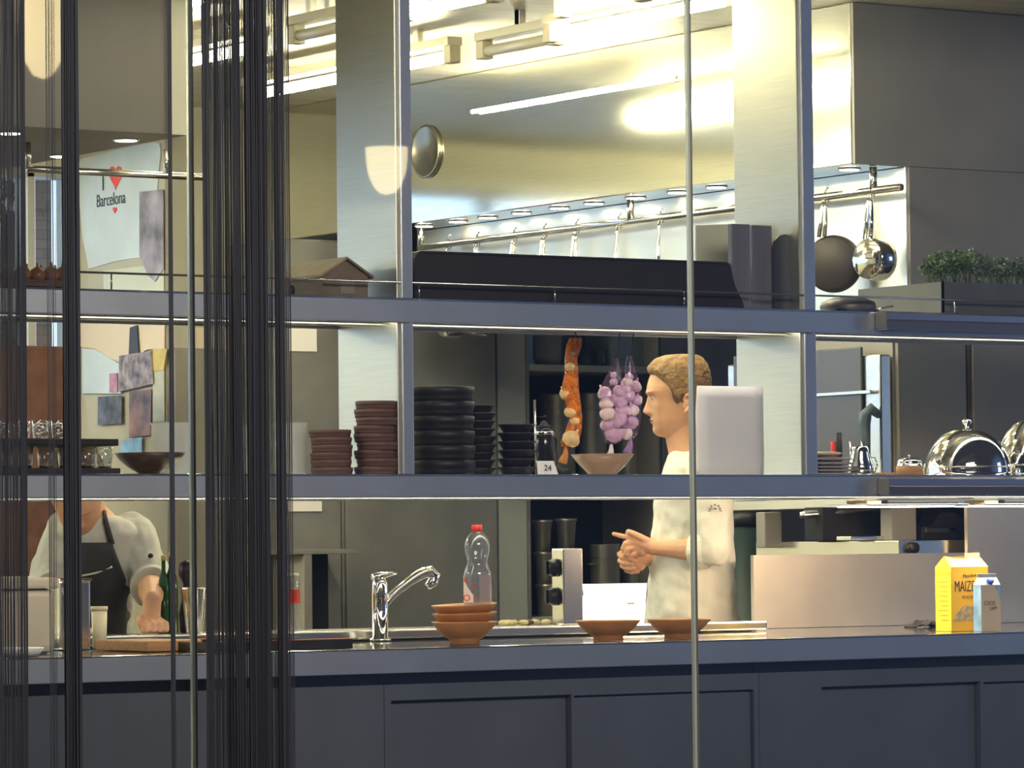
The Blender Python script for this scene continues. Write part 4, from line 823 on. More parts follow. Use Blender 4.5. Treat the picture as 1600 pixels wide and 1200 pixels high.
# ================================================================== GARLIC NETS
def garlic_mesh(p,r,m): 
    mb=MB(); n=20; pr=[(0,-0.82),(0.35,-0.86),(0.75,-0.65),(1.0,-0.15),(0.95,0.25),(0.6,0.65),(0.25,0.88),(0.14,1.1),(0.12,1.35),(0,1.36)]
    vs=[];fs=[];k=len(pr)
    for i in range(n):
        a=2*math.pi*i/n; lob=1+0.07*math.cos(5*a)
        for (q,z) in pr: vs.append((p[0]+r*q*lob*math.cos(a),p[1]+r*q*lob*math.sin(a),p[2]+r*z))
    for i in range(n):
        j=(i+1)%n
        for q in range(k-1): fs.append((i*k+q,j*k+q,j*k+q+1,i*k+q+1))
    mb.add(vs,fs,True); return mb
YN=Ys+SD-0.03
def garlics(lst,m,grp,word,rad=0.024):
    proto=None; rnd=random.Random(len(lst))
    for i,(px,py,sc_) in enumerate(lst):
        p=PY(px,py,YN+rnd.uniform(-0.012,0.012)); r=rad
        if proto is None:
            proto=garlic_mesh(p,r,m).build('garlic_bulb',m); off=proto.location-p; q=proto; 
        else: q=proto.copy(); C.objects.link(q)
        q.location=p+off*0.0; q.location=Vector(p)-Vector((0,0,0.86*r)); q.rotation_euler=(rnd.uniform(-.5,.5),rnd.uniform(-.9,.9),rnd.uniform(0,6)); q.scale=(sc_,)*3
        tag(q,word(i),'garlic',grp)
rows=['top','upper','upper middle','middle','lower middle','low','lowest']
g1=[(949,612,1),(963,608,.9),(972,605,.95),(948,630,1),(962,622,1.05),(968,640,1.05),(951,646,1.1),(950,662,1),(963,658,1.05),(974,652,.95),(954,678,1.1),(969,677,1.1),(959,592,.6),(962,580,.5),(975,628,.8)]
g2=[(981,597,.9),(990,602,.9),(985,618,1.1),(994,621,.8),(990,640,.95),(990,658,1.1),(981,655,.9),(985,674,.85),(983,584,.6),(979,640,.8)]
pos=lambda lst,word: (lambda i: 'pinkish garlic bulb %s in the %s purple net'%(['at upper left','at upper centre','at upper right','second row left','second row centre','middle right','middle left','lower left','lower centre','lower right','bottom left','bottom right','in the neck','high in the neck','half hidden at the right edge'][i],word))
garlics(g1,M_garlic,'garlic in the left purple net',pos(g1,'left'),0.021)
garlics(g2,M_garlic,'garlic in the right purple net',lambda i:'pinkish garlic bulb %s in the right purple net'%['at upper left','at upper right','large in the middle','beside the cook\'s forehead','lower middle','largest at lower right','lower left','at the bottom','in the neck','half hidden at the left edge'][i],0.021)
g3=[(889,611,1.0),(893,592,.8),(890,643,.95),(886,684,1.3),(899,655,.7),(898,630,.7),(891,570,.75),(893,550,.7)]
garlics(g3,M_garlicy,'garlic in the orange net',lambda i:'yellow garlic bulb %s the orange net'%['at the bulge of','above the bulge of','below the bulge of','large at the bottom of','small in the right strand of','small in the middle strand of','in the upper part of','near the top of'][i],0.020)
def net(path,rads,m,label,knot,string_top,nm='net_bag',flat=0.6):
    mb=MB(); P=[PY(a,b,YN) for a,b in path]; rg=[]
    for p,r in zip(P,rads):
        rr=r*S(p); rg.append([(p.x+rr*math.cos(2*math.pi*k/20),YN+0.026*flat*math.sin(2*math.pi*k/20)*(rr/0.04+0.4),p.z+0.002*math.sin(3*k)) for k in range(20)])
    t=thing(nm,label,'net',P[-1]); mb.rings(rg,cap=False).build('netting',m,t)
    s0=P[0]; s1=PY(*string_top,YN); s1=Vector((s1.x,YN,Ztb+0.006))
    MB().tube([s0,(s0+s1)/2+Vector((0.004,0,0)),s1],0.0016,6).build('string',M_ink,t); 
    e=P[-1]; MB().tube([e,e+Vector((0.0,0,-0.02)),e+Vector((-0.012,0,-0.045))],[0.004,0.008,0.014],8).build('tied_end',m if knot is None else knot,t)
    return t
net([(962,560),(962,575),(960,592),(960,606),(960,630),(961,655),(962,680),(958,690),(955,694)],[3,7,16,24,26,25,22,12,4],M_netp,'purple net of garlic hanging from the upper shelf, the left one',mat('pale_net_end',(0.6,0.55,0.58),0.6),(968,520))
net([(983,556),(984,570),(986,588),(987,605),(988,630),(988,655),(987,676),(985,684)],[3,7,11,15,15,15,12,4],M_netp,'purple net of garlic hanging right beside the cook\'s face',mat('purple_net_end',(0.30,0.16,0.40),0.6),(990,520))
net([(900,528),(897,540),(892,560),(893,585),(891,608),(896,632),(900,655),(896,675),(890,692),(884,698)],[10,13,11,12,15,13,11,14,16,6],M_neto,'long orange net of garlic hanging left of the purple nets',mat('orange_net_end',(0.65,0.25,0.05),0.6),(897,518))
# red/orange hook tag above
# ================================================================== THINGS ON THE COUNTER
def oncounter(px, Y, z=None): p=PY(px,1000,Y); return Vector((p.x,Y,(Zct+0.001) if z is None else z))
def tbowl(px0,px1,ytop,Y,zbase,label,foot=0.46):
    c=oncounter((px0+px1)/2,Y,zbase); s_=S(c); r=(px1-px0)/2*s_; h=PY((px0+px1)/2,ytop,Y).z-zbase
    return tag(MB().lathe([(0,0),(r*foot,0),(r*foot*0.97,h*0.20),(r*0.60,h*0.32),(r*0.84,h*0.66),(r*0.97,h*0.93),(r,h),(r-0.006,h*0.985),(r*0.8,h*0.66),(r*0.4,h*0.34),(0,h*0.30)],56,c).build('terracotta_bowl',M_terra),label,'bowl','orange terracotta bowls on the counter')
tbowl(899,1002,969,9.56,Zct+0.001,'orange terracotta bowl on the counter below the white lit panel')
tbowl(1010,1112,967,9.56,Zct+0.001,'orange terracotta bowl on the counter in front of the cook\'s coat')
o1=tbowl(674,778,971,9.56,Zct+0.001,'bottom orange bowl of the stack under the water bottle')
c=oncounter(726,9.56); h1=PY(726,971,9.56).z-c.z
r1=52*S(c)
def nested(z,ht,rs,label):
    cc=Vector((c.x+0.001*rs,c.y,z)); r=r1*rs
    o=tag(MB().lathe([(0,0),(r*0.5,0),(r*0.8,ht*0.35),(r*0.95,ht*0.85),(r,ht),(r-0.006,ht),(r*0.78,ht*0.45),(0,ht*0.2)],56,cc).build('terracotta_bowl',M_terra),label,'bowl','orange terracotta bowls on the counter'); return o
zz1=c.z+h1; dz=PY(726,957,9.56).z-zz1; 
nested(zz1-0.012,dz+0.012,0.985,'middle orange bowl of the stack under the water bottle').rotation_euler=(0,-0.03,0)
nested(zz1+dz-0.012,0.012+PY(726,944,9.56).z-(zz1+dz),1.0,'top orange bowl of the stack holding the water bottle').rotation_euler=(0,-0.045,0)
zbb=zz1+dz-0.004
# water bottle
c=Vector((oncounter(747,9.56).x,9.56,zbb)); s_=S(c); zz=lambda y:PY(747,y,9.56).z-zbb
bt=thing('water_bottle','clear plastic water bottle with a red cap standing in the stacked bowls','bottle',c)
prof=[(0.0005,0.004),(16*s_,0.0),(21*s_,0.006),(21.5*s_,zz(930)),(21.5*s_,zz(900)),(20.5*s_,zz(892)),(17*s_,zz(885)),(15.5*s_,zz(878)),(17*s_,zz(870)),(19.3*s_,zz(862)),(19.8*s_,zz(856)),(19*s_,zz(848)),(16*s_,zz(840)),(11*s_,zz(834)),(7.5*s_,zz(831)),(7.2*s_,zz(829))]
MB().openlathe(prof,40,c).build('bottle_body',M_pet,bt)
wprof=[(0.0005,0.006)]+[(r*0.96,max(z,0.006)) for r,z in prof[1:5]]+[(20.4*s_,zz(894)),(0.0005,zz(894))]
MB().openlathe(wprof,36,c).build('water',thin_glass('water_fill',(0.80,0.84,0.90),1.0,1.33,0.10),bt)
MB().lathe([(0,zz(831)),(8.2*s_,zz(831)),(8.2*s_,zz(821)),(7.6*s_,zz(820)),(0,zz(820))],28,c).build('cap',M_red,bt)
# label, wrapped around the lower body
lb=MB(); za_,zb_=zz(941),zz(896); seg=[]
vd=(-W0.x,-W0.y)
ang0=math.atan2(vd[1],vd[0])
def lab_pt(a,z,r=21.9): return (c.x+r*s_*math.cos(ang0+a),c.y+r*s_*math.sin(ang0+a),c.z+z)
vs=[];fs=[]
for i in range(13):
    a=-1.55+1.25*i/12; top=zb_-(zb_-za_)*0.0-(i/12)*(zb_-za_)*0.75
    vs+= [lab_pt(a,za_),lab_pt(a,top)]
for i in range(12): fs.append((2*i,2*i+2,2*i+3,2*i+1))
lb.add(vs,fs,True); lb.build('paper_label',mat('label_white',(0.75,0.66,0.60),0.5),bt)
vs=[];fs=[]
for i in range(12):
    a=0.15+1.3*i/11; vs+=[lab_pt(a,za_),lab_pt(a,zb_-0.004)]
for i in range(11): fs.append((2*i,2*i+2,2*i+3,2*i+1))
lb=MB().add(vs,fs,True); lb.build('pink_label',thin_glass('pink_film',(0.9,0.62,0.55),0.5,1.4,0.25),bt)
fd=Vector((vd[0],vd[1],0)); 
text('OP',0.026,M_red,bt,Vector(lab_pt(-0.62,za_+0.012,22.6)),(R0*0.95+fd*0.25),(0,0,1)); text('E',0.020,M_red,bt,Vector(lab_pt(-0.25,za_+0.045,22.8)),R0,(0,0,1)); text('K',0.022,M_red,bt,Vector(lab_pt(-0.95,zb_-0.018,22.8)),(R0*0.8+fd*0.6),(0,0,1))
# tap
Ytp=10.14; cxp=PY(594,980,Ytp); s_=S(cxp); tp=thing('kitchen_tap','chrome single lever kitchen tap with a pull out spout','tap',(cxp.x,Ytp,Zct))
T=lambda px,py,dy=0.0:PY(px,py,Ytp+dy)
b0=T(594,985); tz=T(594,900).z
MB().lathe([(0,0),(17*s_,0),(17*s_,0.006),(12.5*s_,0.010),(12.5*s_,T(594,932).z-Zct),(12.9*s_,T(594,930).z-Zct),(12.3*s_,T(594,926).z-Zct),(12.0*s_,T(594,912).z-Zct),(9*s_,T(594,904).z-Zct),(0,T(594,901).z-Zct)],32,(b0.x,Ytp,Zct+0.001)).build('tap_body',M_chrome,tp)
MB().tube([T(596,960),T(606,938),T(622,922),T(640,908),T(652,900),T(662,895),T(672,893),T(679,899),T(676,910),T(668,916)],[6*s_,7*s_,7*s_,7.5*s_,8.5*s_,9*s_,9.5*s_,9.5*s_,9*s_,6*s_],16).build('spout',M_chrome,tp)
MB().tube([T(584,904),T(598,899),T(612,897),T(619,896.5)],[8*s_,6*s_,3.2*s_,1.6*s_],14).build('lever',M_chrome,tp)
# steel box with two knobs on the ledge
Yk=10.22; za_=zl1+0.0005; zk=PY(885,857,Yk).z; xk1=PY(911,910,Yk).x; xk0=PY(880,910,Yk).x
kb=thing('control_box','upright steel control box with two black knobs on the ledge','box',((xk0+xk1)/2,Yk,za_))
wk=PX(862,910,xk0).y
MB().rbox((xk0,Yk,za_),(xk1,min(wk,Yk+0.24),zk),0.004).build('casing',M_satin,kb)
for yk in (887,932):
    p=PX(868,yk,xk0); cy=Yk+ (p.y-Yk); mb=MB(); mb.lathe([(0,0),(0.027,0),(0.027,0.010),(0.022,0.022),(0.019,0.028),(0,0.028)],28); mb.v=[Matrix.Rotation(-math.pi/2,3,'Y')@v+Vector((xk0-0.0005,p.y,p.z)) for v in mb.v]; o=mb.build('knob',M_black,kb)
    MB().rbox((xk0-0.036,p.y-0.004,p.z-0.021),(xk0-0.028,p.y+0.004,p.z+0.021),0.002).build('knob_grip',M_black,o)
# bright white lit panel
a,b=fbox(912,912,1011,968,10.22,0.012); lp=thing('lit_sign_panel','glowing white panel standing on the ledge left of the cook','panel',((a[0]+b[0])/2,10.22,zl1))
x0,x1,z0,z1=a[0],b[0],zl1+0.0005,b[2]
MB().prism([(x0,10.22,z0),(x1-0.012,10.22,z0),(x1,10.22,z1),(x0,10.22,z1),(x0+0.007,10.22,z1-0.02),(x0+0.009,10.22,z1-0.03),(x0+0.002,10.22,z1-0.045)],(0,0.012,0)).build('panel',M_screen,lp)
MB().box((x0+(x1-x0)*0.68,10.2185,z0+(z1-z0)*0.48),(x0+(x1-x0)*0.80,10.2195,z0+(z1-z0)*0.53)).build('red_print',mat('faded_red_print',(0.7,0.35,0.28),0.5),lp)
# vegetable scraps on the ledge
protoV=None; rnd=random.Random(9)
for i,(px,m_,nm_) in enumerate(((786,0,''),(797,0,''),(808,0,''),(818,0,''),(829,1,''),(842,0,''),(853,0,''))):
    p=PY(px,970,10.30); p=Vector((p.x,10.30+0.01*(i%3),zl1+0.0005)); mb=MB().ball(p+Vector((0,0,0.009)),0.013,12,8,(1.3,1,0.65)); mb.v=[v+Vector((0,0,0.002*noise.noise(v*90))) for v in mb.v]
    tag(mb.build('potato_piece' if not m_ else 'mushroom_piece',(mat('pale_potato',(0.62,0.55,0.30),0.6) if not m_ else mat('brown_mushroom',(0.12,0.08,0.06),0.7))),['first pale','second pale','third pale','fourth pale','dark brown','fifth pale','last pale'][i]+' vegetable piece from the left on the ledge between bottle and knob box','vegetable','vegetable pieces on the ledge')
# cutting board, dark tray
a,b=fbox(231,1003,316,1019,9.62,0.30); tag(MB().rbox((a[0],a[1],Zct+0.001),(b[0],b[1],Zct+0.030),0.004).build('cutting_board',M_wood),'orange brown wooden cutting board on the counter below the leaning cook\'s fist','board')
a,b=fbox(330,998,551,1014,9.44,0.34); t=thing('serving_tray','dark tray with a reddish rim on the counter behind the wide thread curtain','tray',((a[0]+b[0])/2,9.44,Zct)); zt_=Zct+0.026
mb=MB(); x0,x1=a[0],b[0]; mb.box((x0,9.44,Zct+0.001),(x1,9.78,Zct+0.006)); mb.box((x0,9.44,Zct+0.006),(x1,9.45,zt_)); mb.box((x0,9.77,Zct+0.006),(x1,9.78,zt_)); mb.box((x0,9.45,Zct+0.006),(x0+0.01,9.77,zt_)); mb.box((x1-0.01,9.45,Zct+0.006),(x1,9.77,zt_)); mb.build('tray',M_blackcl,t)
o=MB().rbox((x0,9.438,zt_),(x1,9.452,zt_+0.003),0.001).build('rim',mat('red_lacquer',(0.42,0.10,0.06),0.3),t); o['label']='red lacquered rim'; MB().rbox((x0,9.768,zt_),(x1,9.782,zt_+0.003),0.001).build('rim',MATS['red_lacquer'],t)
# glass with red label, steel cup, bottles near the tap's left
def onledge(px,Y=10.32): p=PY(px,980,Y); return Vector((p.x,Y,zl1+0.0005))
c=onledge(452); s_=S(c); r=17*s_; h=PY(452,900,10.32).z-zl1
t=thing('bottle_with_red_label','clear bottle with a red band seen at the right edge of the wide curtain','bottle',c)
MB().openlathe([(0.0005,0.002),(r*0.95,0),(r,0.006),(r,h*0.9),(r*0.9,h),],32,c).build('bottle_body',M_pet,t); MB().lathe([(r*1.01,h*0.50),(r*1.02,h*0.505),(r*1.02,h*0.75),(r*1.01,h*0.755)],32,c).build('red_label',M_red,t); MB().lathe([(0,h),(r*0.95,h),(r*0.95,h+0.008),(0,h+0.008)],28,c).build('lid',M_white,t)
c=onledge(304); s_=S(c); h=PY(304,918,10.32).z-zl1
tag(MB().openlathe([(0.0005,0.001),(13*s_,0.0),(14*s_,0.004),(21*s_,h*0.95),(22*s_,h),(20.5*s_,h),(13*s_,0.01)],32,c).build('mixing_cup',M_satin),'tapered steel mixing cup behind the glass joint','cup')
util2=[(268,862,0.019,mat('green_bottle_glass',(0.02,0.09,0.04),0.1),'green glass bottle right of the leaning cook\'s sleeve'),(256,868,0.016,MATS['green_bottle_glass'],'second green glass bottle behind the cook\'s cuff')]
for px,yt,r,m_,lbx in util2:
    c=PY(px,980,10.42); c=Vector((c.x,10.42,zl1+0.0005)); h=PY(px,yt,10.42).z-zl1
    t=thing('glass_bottle',lbx,'bottle',c,'green bottles on the ledge'); MB().lathe([(0,0),(r,0),(r,h*0.55),(r*0.85,h*0.68),(r*0.38,h*0.80),(r*0.36,h*0.93),(0,h*0.93)],28,c).build('bottle_body',m_,t); MB().lathe([(0,h*0.93),(r*0.44,h*0.93),(r*0.44,h),(0,h)],20,c).build('cap',mat('gold_cap',(0.5,0.4,0.15),0.4,0.6),t)
c=PY(292,980,10.44); c=Vector((c.x,10.44,zl1+0.0005)); tag(MB().lathe([(0,0),(0.02,0),(0.024,0.05),(0.012,0.10),(0.010,0.14),(0.024,0.165),(0.022,0.20),(0,0.21)],24,c).build('dark_flask',mat('violet_black',(0.03,0.02,0.05),0.3)),'dark violet flask standing behind the steel mixing cup','flask')
# steel pan with handle & white tub at the left
a,b=fbox(94,907,142,1008,10.0,0.16); t=thing('steel_container','tall steel container with a side clip left of the white tub','container',((a[0]+b[0])/2,10.0,Zct)); MB().rbox((a[0],10.0,Zct+0.001),(b[0],10.16,b[2]),0.006).build('body',M_satin,t); MB().rbox((a[0]-0.004,9.996,b[2]-0.001),(b[0]+0.004,10.164,b[2]+0.006),0.003).build('rim',M_chrome,t); MB().tube([PY(104,930,9.995),PY(108,922,9.98),PY(116,918,9.995)],0.005,8).build('clip',M_chrome,t)
a,b=fbox(137,948,163,1000,10.18,0.0); c=PY(150,1000,10.12); c=Vector((c.x,10.1,Zct+0.001)); s_=S(c); h=PY(150,948,10.1).z-Zct
t=thing('plastic_tub','cream plastic tub with a lid in front of the leaning cook','tub',c); MB().lathe([(0,0),(11*s_,0),(12.5*s_,h*0.9),(0,h*0.9)],32,c).build('tub',mat('cream_plastic_tub',(0.72,0.66,0.45),0.4),t); MB().lathe([(0,h*0.9),(13.5*s_,h*0.9),(13.5*s_,h),(0,h)],32,c).build('lid',mat('cream_plastic_tub',(0.72,0.66,0.45),0.4),t)
a,b=fbox(-60,903,88,1012,9.75,0.30); t=thing('storage_bin','large pale beige plastic bin at the left end of the counter','bin',((a[0]+b[0])/2,9.75,Zct)); Mb=mat('beige_plastic',(0.50,0.44,0.34),0.45,noise_amt=0.08,nscale=4)
MB().rbox((a[0],9.75,Zct+0.001),(b[0],10.0,b[2]-0.03),0.02).build('body',Mb,t); MB().rbox((a[0]-0.008,9.74,b[2]-0.03),(b[0]+0.006,10.01,b[2]),0.008).build('lid',Mb,t)
c=oncounter(30,9.55); tag(MB().lathe([(0,0),(0.05,0),(0.065,0.02),(0.06,0.022),(0.04,0.006),(0,0.006)],32,c).build('small_plate',M_white),'small white plate in front of the beige bin at the left edge','plate')
# ---- cartons at the right
def carton(px0,pxc,px1,ytop,ybot,Y,label,name,mL,mF,gable=True):
    # corner at pxc; left face recedes, front face faces the viewer side
    c=PY(pxc,985,Y); x1=PY(px1,985,Y).x; yL=PX(px0,930,c.x).y; z0=Zct+0.001; z1=PY(pxc,ytop,Y).z
    t=thing(name,label,'carton',((c.x+x1)/2,Y,z0)); return t,c.x,x1,Y,yL,z0,z1
t,xc,x1,Yy,yL,z0,z1=carton(1462,1487,1545,886,990,9.60,'yellow starch carton with an open top on the counter at the right','starch_carton',0,0)
yL=min(yL,Yy+0.12)
MB().box((xc,Yy,z0),(x1,yL,z1)).build('box',M_yellow2,t); tb_=t.children[0]
MB().box((xc-0.0008,Yy+0.0005,z0),(xc,yL,z1)).build('side_panel',M_yellow,t)
zr_=PY(1487,869,Yy).z; ym=(Yy+yL)/2; xm=(xc+x1)/2
MB().add([(xc,Yy,z1),(x1,Yy,z1),(x1-0.002,ym-0.005,zr_-0.006),(xm,ym-0.012,zr_-0.008),(xc+(x1-xc)*0.22,ym-0.010,zr_-0.006),(xc+0.002,ym-0.004,zr_)],[(0,1,2,3,4,5)]).add([(xc,Yy+0.001,z1),(xc,yL,z1),(xc+0.004,ym,zr_-0.002)],[(0,1,2)]).add([(xc,yL,z1),(x1,yL,z1),(x1-0.002,ym+0.006,zr_-0.002),(xc+0.004,ym+0.006,zr_-0.001)],[(0,1,2,3)]).build('folded_top',M_yellow,t)
MB().box((x1-(x1-xc)*0.40,ym+0.001,zr_-0.016),(x1-0.001,ym+0.003,PY(1530,864,Yy).z)).build('top_flap',mat('inner_card',(0.60,0.42,0.20),0.7),t)
zh=z1-z0; fx=lambda f:xc+(x1-xc)*f
text('MAIZENA',zh*0.24,M_ink,tb_,(fx(0.50),Yy-0.0006,z0+zh*0.69),(1,0,0),(0,0,1),sx=0.60)
text('Mondon',zh*0.085,M_ink,tb_,(fx(0.50),Yy-0.0006,z0+zh*0.86),(1,-0.0,0.06),(0,0,1),sx=0.95)
text('FECULE DE MAIS',zh*0.065,M_brownink,tb_,(fx(0.52),Yy-0.0006,z0+zh*0.53),(1,0,0),(0,0,1),sx=0.72)
MB().prism([(fx(0.04),Yy-0.0004,z0+zh*0.16),(fx(0.98),Yy-0.0004,z0+zh*0.16),(fx(0.98),Yy-0.0004,z0+zh*0.30),(fx(0.75),Yy-0.0004,z0+zh*0.34),(fx(0.40),Yy-0.0004,z0+zh*0.41),(fx(0.30),Yy-0.0004,z0+zh*0.38),(fx(0.12),Yy-0.0004,z0+zh*0.26)],(0,0.0003,0)).build('corn_print',mat('grey_print',(0.34,0.31,0.20),0.6,noise_amt=0.5,nscale=60),t)
text('MAIZENA',zh*0.11,mat('olive_ink',(0.30,0.24,0.02),0.5),t,(xc-0.0012,(Yy+yL)/2,z0+zh*0.90),(0,-1,0),(0,0,1),sx=0.78)
for k in range(9):
    zz_=z0+zh*(0.76-0.075*k); MB().box((xc-0.0011,Yy+0.014,zz_),(xc-0.0009,yL-0.012-(k%3)*0.008,zz_+0.0035)).build('small_print',MATS['olive_ink'],t)
t,xc,x1,Yy,yL,z0,z1=carton(1521,1534,1564,914,988,9.52,'white and blue drink carton with a blue cap in front of the yellow carton','drink_carton',0,0)
yL=min(yL,Yy+0.07)
MB().box((xc,Yy,z0),(x1,yL,z1)).build('box',M_cream,t); tb_=t.children[0]; MB().box((xc-0.0008,Yy+0.0005,z0),(xc,yL,z1)).build('side_panel',M_bluecard,t)
zr_=PY(1545,899,Yy).z; ym=(Yy+yL)/2
mb=MB().add([(xc,Yy,z1),(x1,Yy,z1),(x1,ym,zr_-0.004),(xc,ym,zr_-0.004),(xc,yL,z1),(x1,yL,z1)],[(0,1,2,3),(4,5,2,3),(0,3,4),(1,2,5)]); mb.build('gable_top',mat('white_card',(0.62,0.66,0.74),0.4),t)
MB().rbox((xc,ym-0.0015,zr_-0.005),(x1,ym+0.0015,zr_+0.005),0.001).build('top_seam',mat('grey_card',(0.42,0.44,0.44),0.5),t)
pc=PY(1547,908,Yy-0.0); mb=MB(); mb.lathe([(0,0),(0.0105,0),(0.0105,0.010),(0,0.010)],20); mb.v=[Matrix.Rotation(math.radians(50),3,'X')@v+Vector((fx(0.5) if False else (xc+x1)/2,Yy+0.006,z1+0.008)) for v in mb.v]; mb.build('screw_cap',M_bluecap,t)
zh=z1-z0; mx_=(xc+x1)/2
text('COCO',zh*0.13,M_brownink,tb_,(mx_-0.006,Yy-0.0006,z0+zh*0.60),(1,0,-0.03),(0,0,1),sx=0.8); text('Latte',zh*0.12,M_brownink,tb_,(mx_+0.008,Yy-0.0006,z0+zh*0.50),(1,0,0.15),(0,0,1),shear=0.3,sx=0.8)
MB().prism([(x1-0.022,Yy-0.0004,z1),(x1,Yy-0.0004,z1),(x1,Yy-0.0004,z0+zh*0.62),(x1-0.006,Yy-0.0004,z0+zh*0.78)],(0,0.0003,0)).build('blue_print',M_bluecard,t)
# cloth on the counter
c=oncounter(1443,10.2); mb=MB(); 
vs=[];fs=[]; n=14
for i in range(n):
    for j in range(6):
        x=c.x-0.055+0.11*i/(n-1); y=c.y-0.03+0.06*j/5; z=Zct+0.003+0.022*math.sin(math.pi*i/(n-1))*(0.6+0.4*math.sin(j*1.7+i*0.9)); vs.append((x,y,z))
for i in range(n-1):
    for j in range(5): fs.append((i*6+j,(i+1)*6+j,(i+1)*6+j+1,i*6+j+1))
o=mb.add(vs,fs,True).build('crumpled_cloth',mat('black_white_cloth',(0.05,0.05,0.06),0.8,noise_amt=0.9,nscale=12)); o.modifiers.new('s','SOLIDIFY').thickness=0.004; tag(o,'crumpled dark cloth left of the yellow carton','cloth')
# ---- salamander shelf and machinery on the right, behind the steel backsplash
Xg=PY(1405,858,10.56).x; z1=PY(1405,844.5,10.56).z; z0=PY(1405,869,10.56).z; x2=PY(1510,858,10.56).x
sg=thing('grill_unit','low steel grill shelf with a black knob above the backsplash','grill',((Xg+x2)/2,10.56,z0)); yb_=PX(1181,858,Xg).y
MB().rbox((Xg,10.56,z0),(x2,min(yb_,11.5),z1),0.003).build('steel_bar',M_satin,sg)
p=PY(1424,856,10.56); mb=MB(); mb.lathe([(0,0),(0.020,0),(0.018,0.02),(0,0.02)],24); mb.v=[Matrix.Rotation(math.pi/2,3,'X')@v+Vector((p.x,10.559,p.z)) for v in mb.v]; mb.build('knob',M_black,sg)
MB().rbox((PY(1393,815,10.66).x,10.66,z1),(PY(1432,815,10.66).x,10.72,PY(1410,793,10.66).z-0.001),0.004).build('steel_leg',M_panel,sg)
MB().rbox((PY(1195,830,11.2).x,11.2,z1-0.02),(PY(1222,830,11.2).x,11.25,PY(1195,800,11.2).z),0.004).build('steel_leg',M_panel,sg)
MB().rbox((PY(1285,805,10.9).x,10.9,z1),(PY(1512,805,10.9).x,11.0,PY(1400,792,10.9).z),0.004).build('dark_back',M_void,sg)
a,b=fbox(1330,838,1395,846,10.7,0.08); tag(MB().rbox((a[0],a[1],z1+0.0005),(b[0],b[1],z1+0.016),0.003).build('flat_tin',M_satin),'flat steel tin on the grill shelf','tin')
a,b=fbox(1440,822,1496,845,10.66,0.1); t=thing('black_machine','black kitchen machine on the right end of the grill shelf','machine',((a[0]+b[0])/2,10.66,z1)); MB().rbox((a[0],a[1],z1+0.0005),b,0.006).build('body',M_black,t); MB().prism([PY(1455,822,10.66),PY(1470,801,10.66),PY(1490,800,10.66),PY(1508,812,10.66),PY(1509,840,10.66),PY(1480,824,10.66)],(0,0.08,0)).build('arm',M_black,t); MB().rbox((PY(1448,830,10.655).x,10.655,PY(1448,832,10.655).z),(PY(1482,828,10.655).x,10.66,PY(1448,826,10.655).z),0.001).build('steel_trim',M_chrome,t)
# slanted lid bar
p0=PY(1250,805,10.95); p1=PY(1392,793,10.85); t=thing('flat_tray','long flat steel tray lying on a slant under the middle shelf','tray',p0)
mb=MB(); d=(p1-p0).normalized(); mb.tube([p0,p0+d*0.02,p1-d*0.01,p1],[0.010,0.014,0.014,0.006],10)
_l=mb.build('tray',M_satin,t)
MB().ball(p0+Vector((0.0,-0.012,0)),0.007).build('rivet',M_chrome,t)
un=thing('equipment_counter','pale steel unit edge directly under the middle shelf, right of the cook','unit',(Xo,Yh,Zun-0.06))
MB().rbox((Xo-0.02,Yh+0.002,PY(1450,793,Yh).z),(Xo+2.2,Yh+0.9,Zun-0.001),0.003).build('top', M_satin, un)
for yy in (Yh+0.25,Yh+0.8): MB().box((Xo+1.0,yy,0.0),(Xo+1.05,yy+0.05,PY(1450,793,Yh).z)).build('leg', M_satin, un)
# green bin behind the cook
c=PY(1172,900,12.2); s_=S(c); zt_=PY(1172,806,12.2).z; t=thing('waste_bin','dark green bin with a black lid right behind the cook\'s back','bin',(c.x,12.2,0)); r=34*s_
MB().lathe([(0,0.0),(r*0.85,0),(r,zt_*0.97),(0,zt_*0.97)],32,(c.x,12.2,0.001)).build('bin_body',mat('dark_green_plastic',(0.014,0.034,0.029),0.5),t); MB().lathe([(0,zt_*0.97),(r*1.06,zt_*0.97),(r*1.06,zt_),(r*0.9,zt_+0.02),(0,zt_+0.025)],32,(c.x,12.2,0.001)).build('lid',M_black,t)
# ================================================================== PEOPLE
def remeshed(mb, name, m, parent, vox=0.004, smooth=4, sfac=0.5, disp=None):
    o = mb.build(name, m, parent)
    r = o.modifiers.new('remesh','REMESH'); r.mode='VOXEL'; r.voxel_size=vox; r.use_smooth_shade=True
    if smooth: s=o.modifiers.new('smooth','SMOOTH'); s.iterations=smooth; s.factor=sfac
    if disp:
        tx=bpy.data.textures.new(name+'_folds','CLOUDS'); tx.noise_scale=disp[1]; tx.noise_depth=1
        d=o.modifiers.new('folds','DISPLACE'); d.texture=tx; d.strength=disp[0]; d.mid_level=0.5; d.texture_coords='LOCAL'
    dg=bpy.context.evaluated_depsgraph_get(); me=bpy.data.meshes.new_from_object(o.evaluated_get(dg)); o.modifiers.clear(); o.data=me; me.name=name
    for p in me.polygons: p.use_smooth=True
    if not me.materials: me.materials.append(m)
    return o
def lerp_rows(rows, h):
    for i in range(len(rows)-1):
        a,b=rows[i],rows[i+1]
        if a[0]>=h>=b[0]:
            f=(a[0]-h)/(a[0]-b[0]); f2=f; return [a[k]+(b[k]-a[k])*f2 for k in range(1,len(a))]
    return list(rows[-1][1:]) if h<rows[-1][0] else list(rows[0][1:])
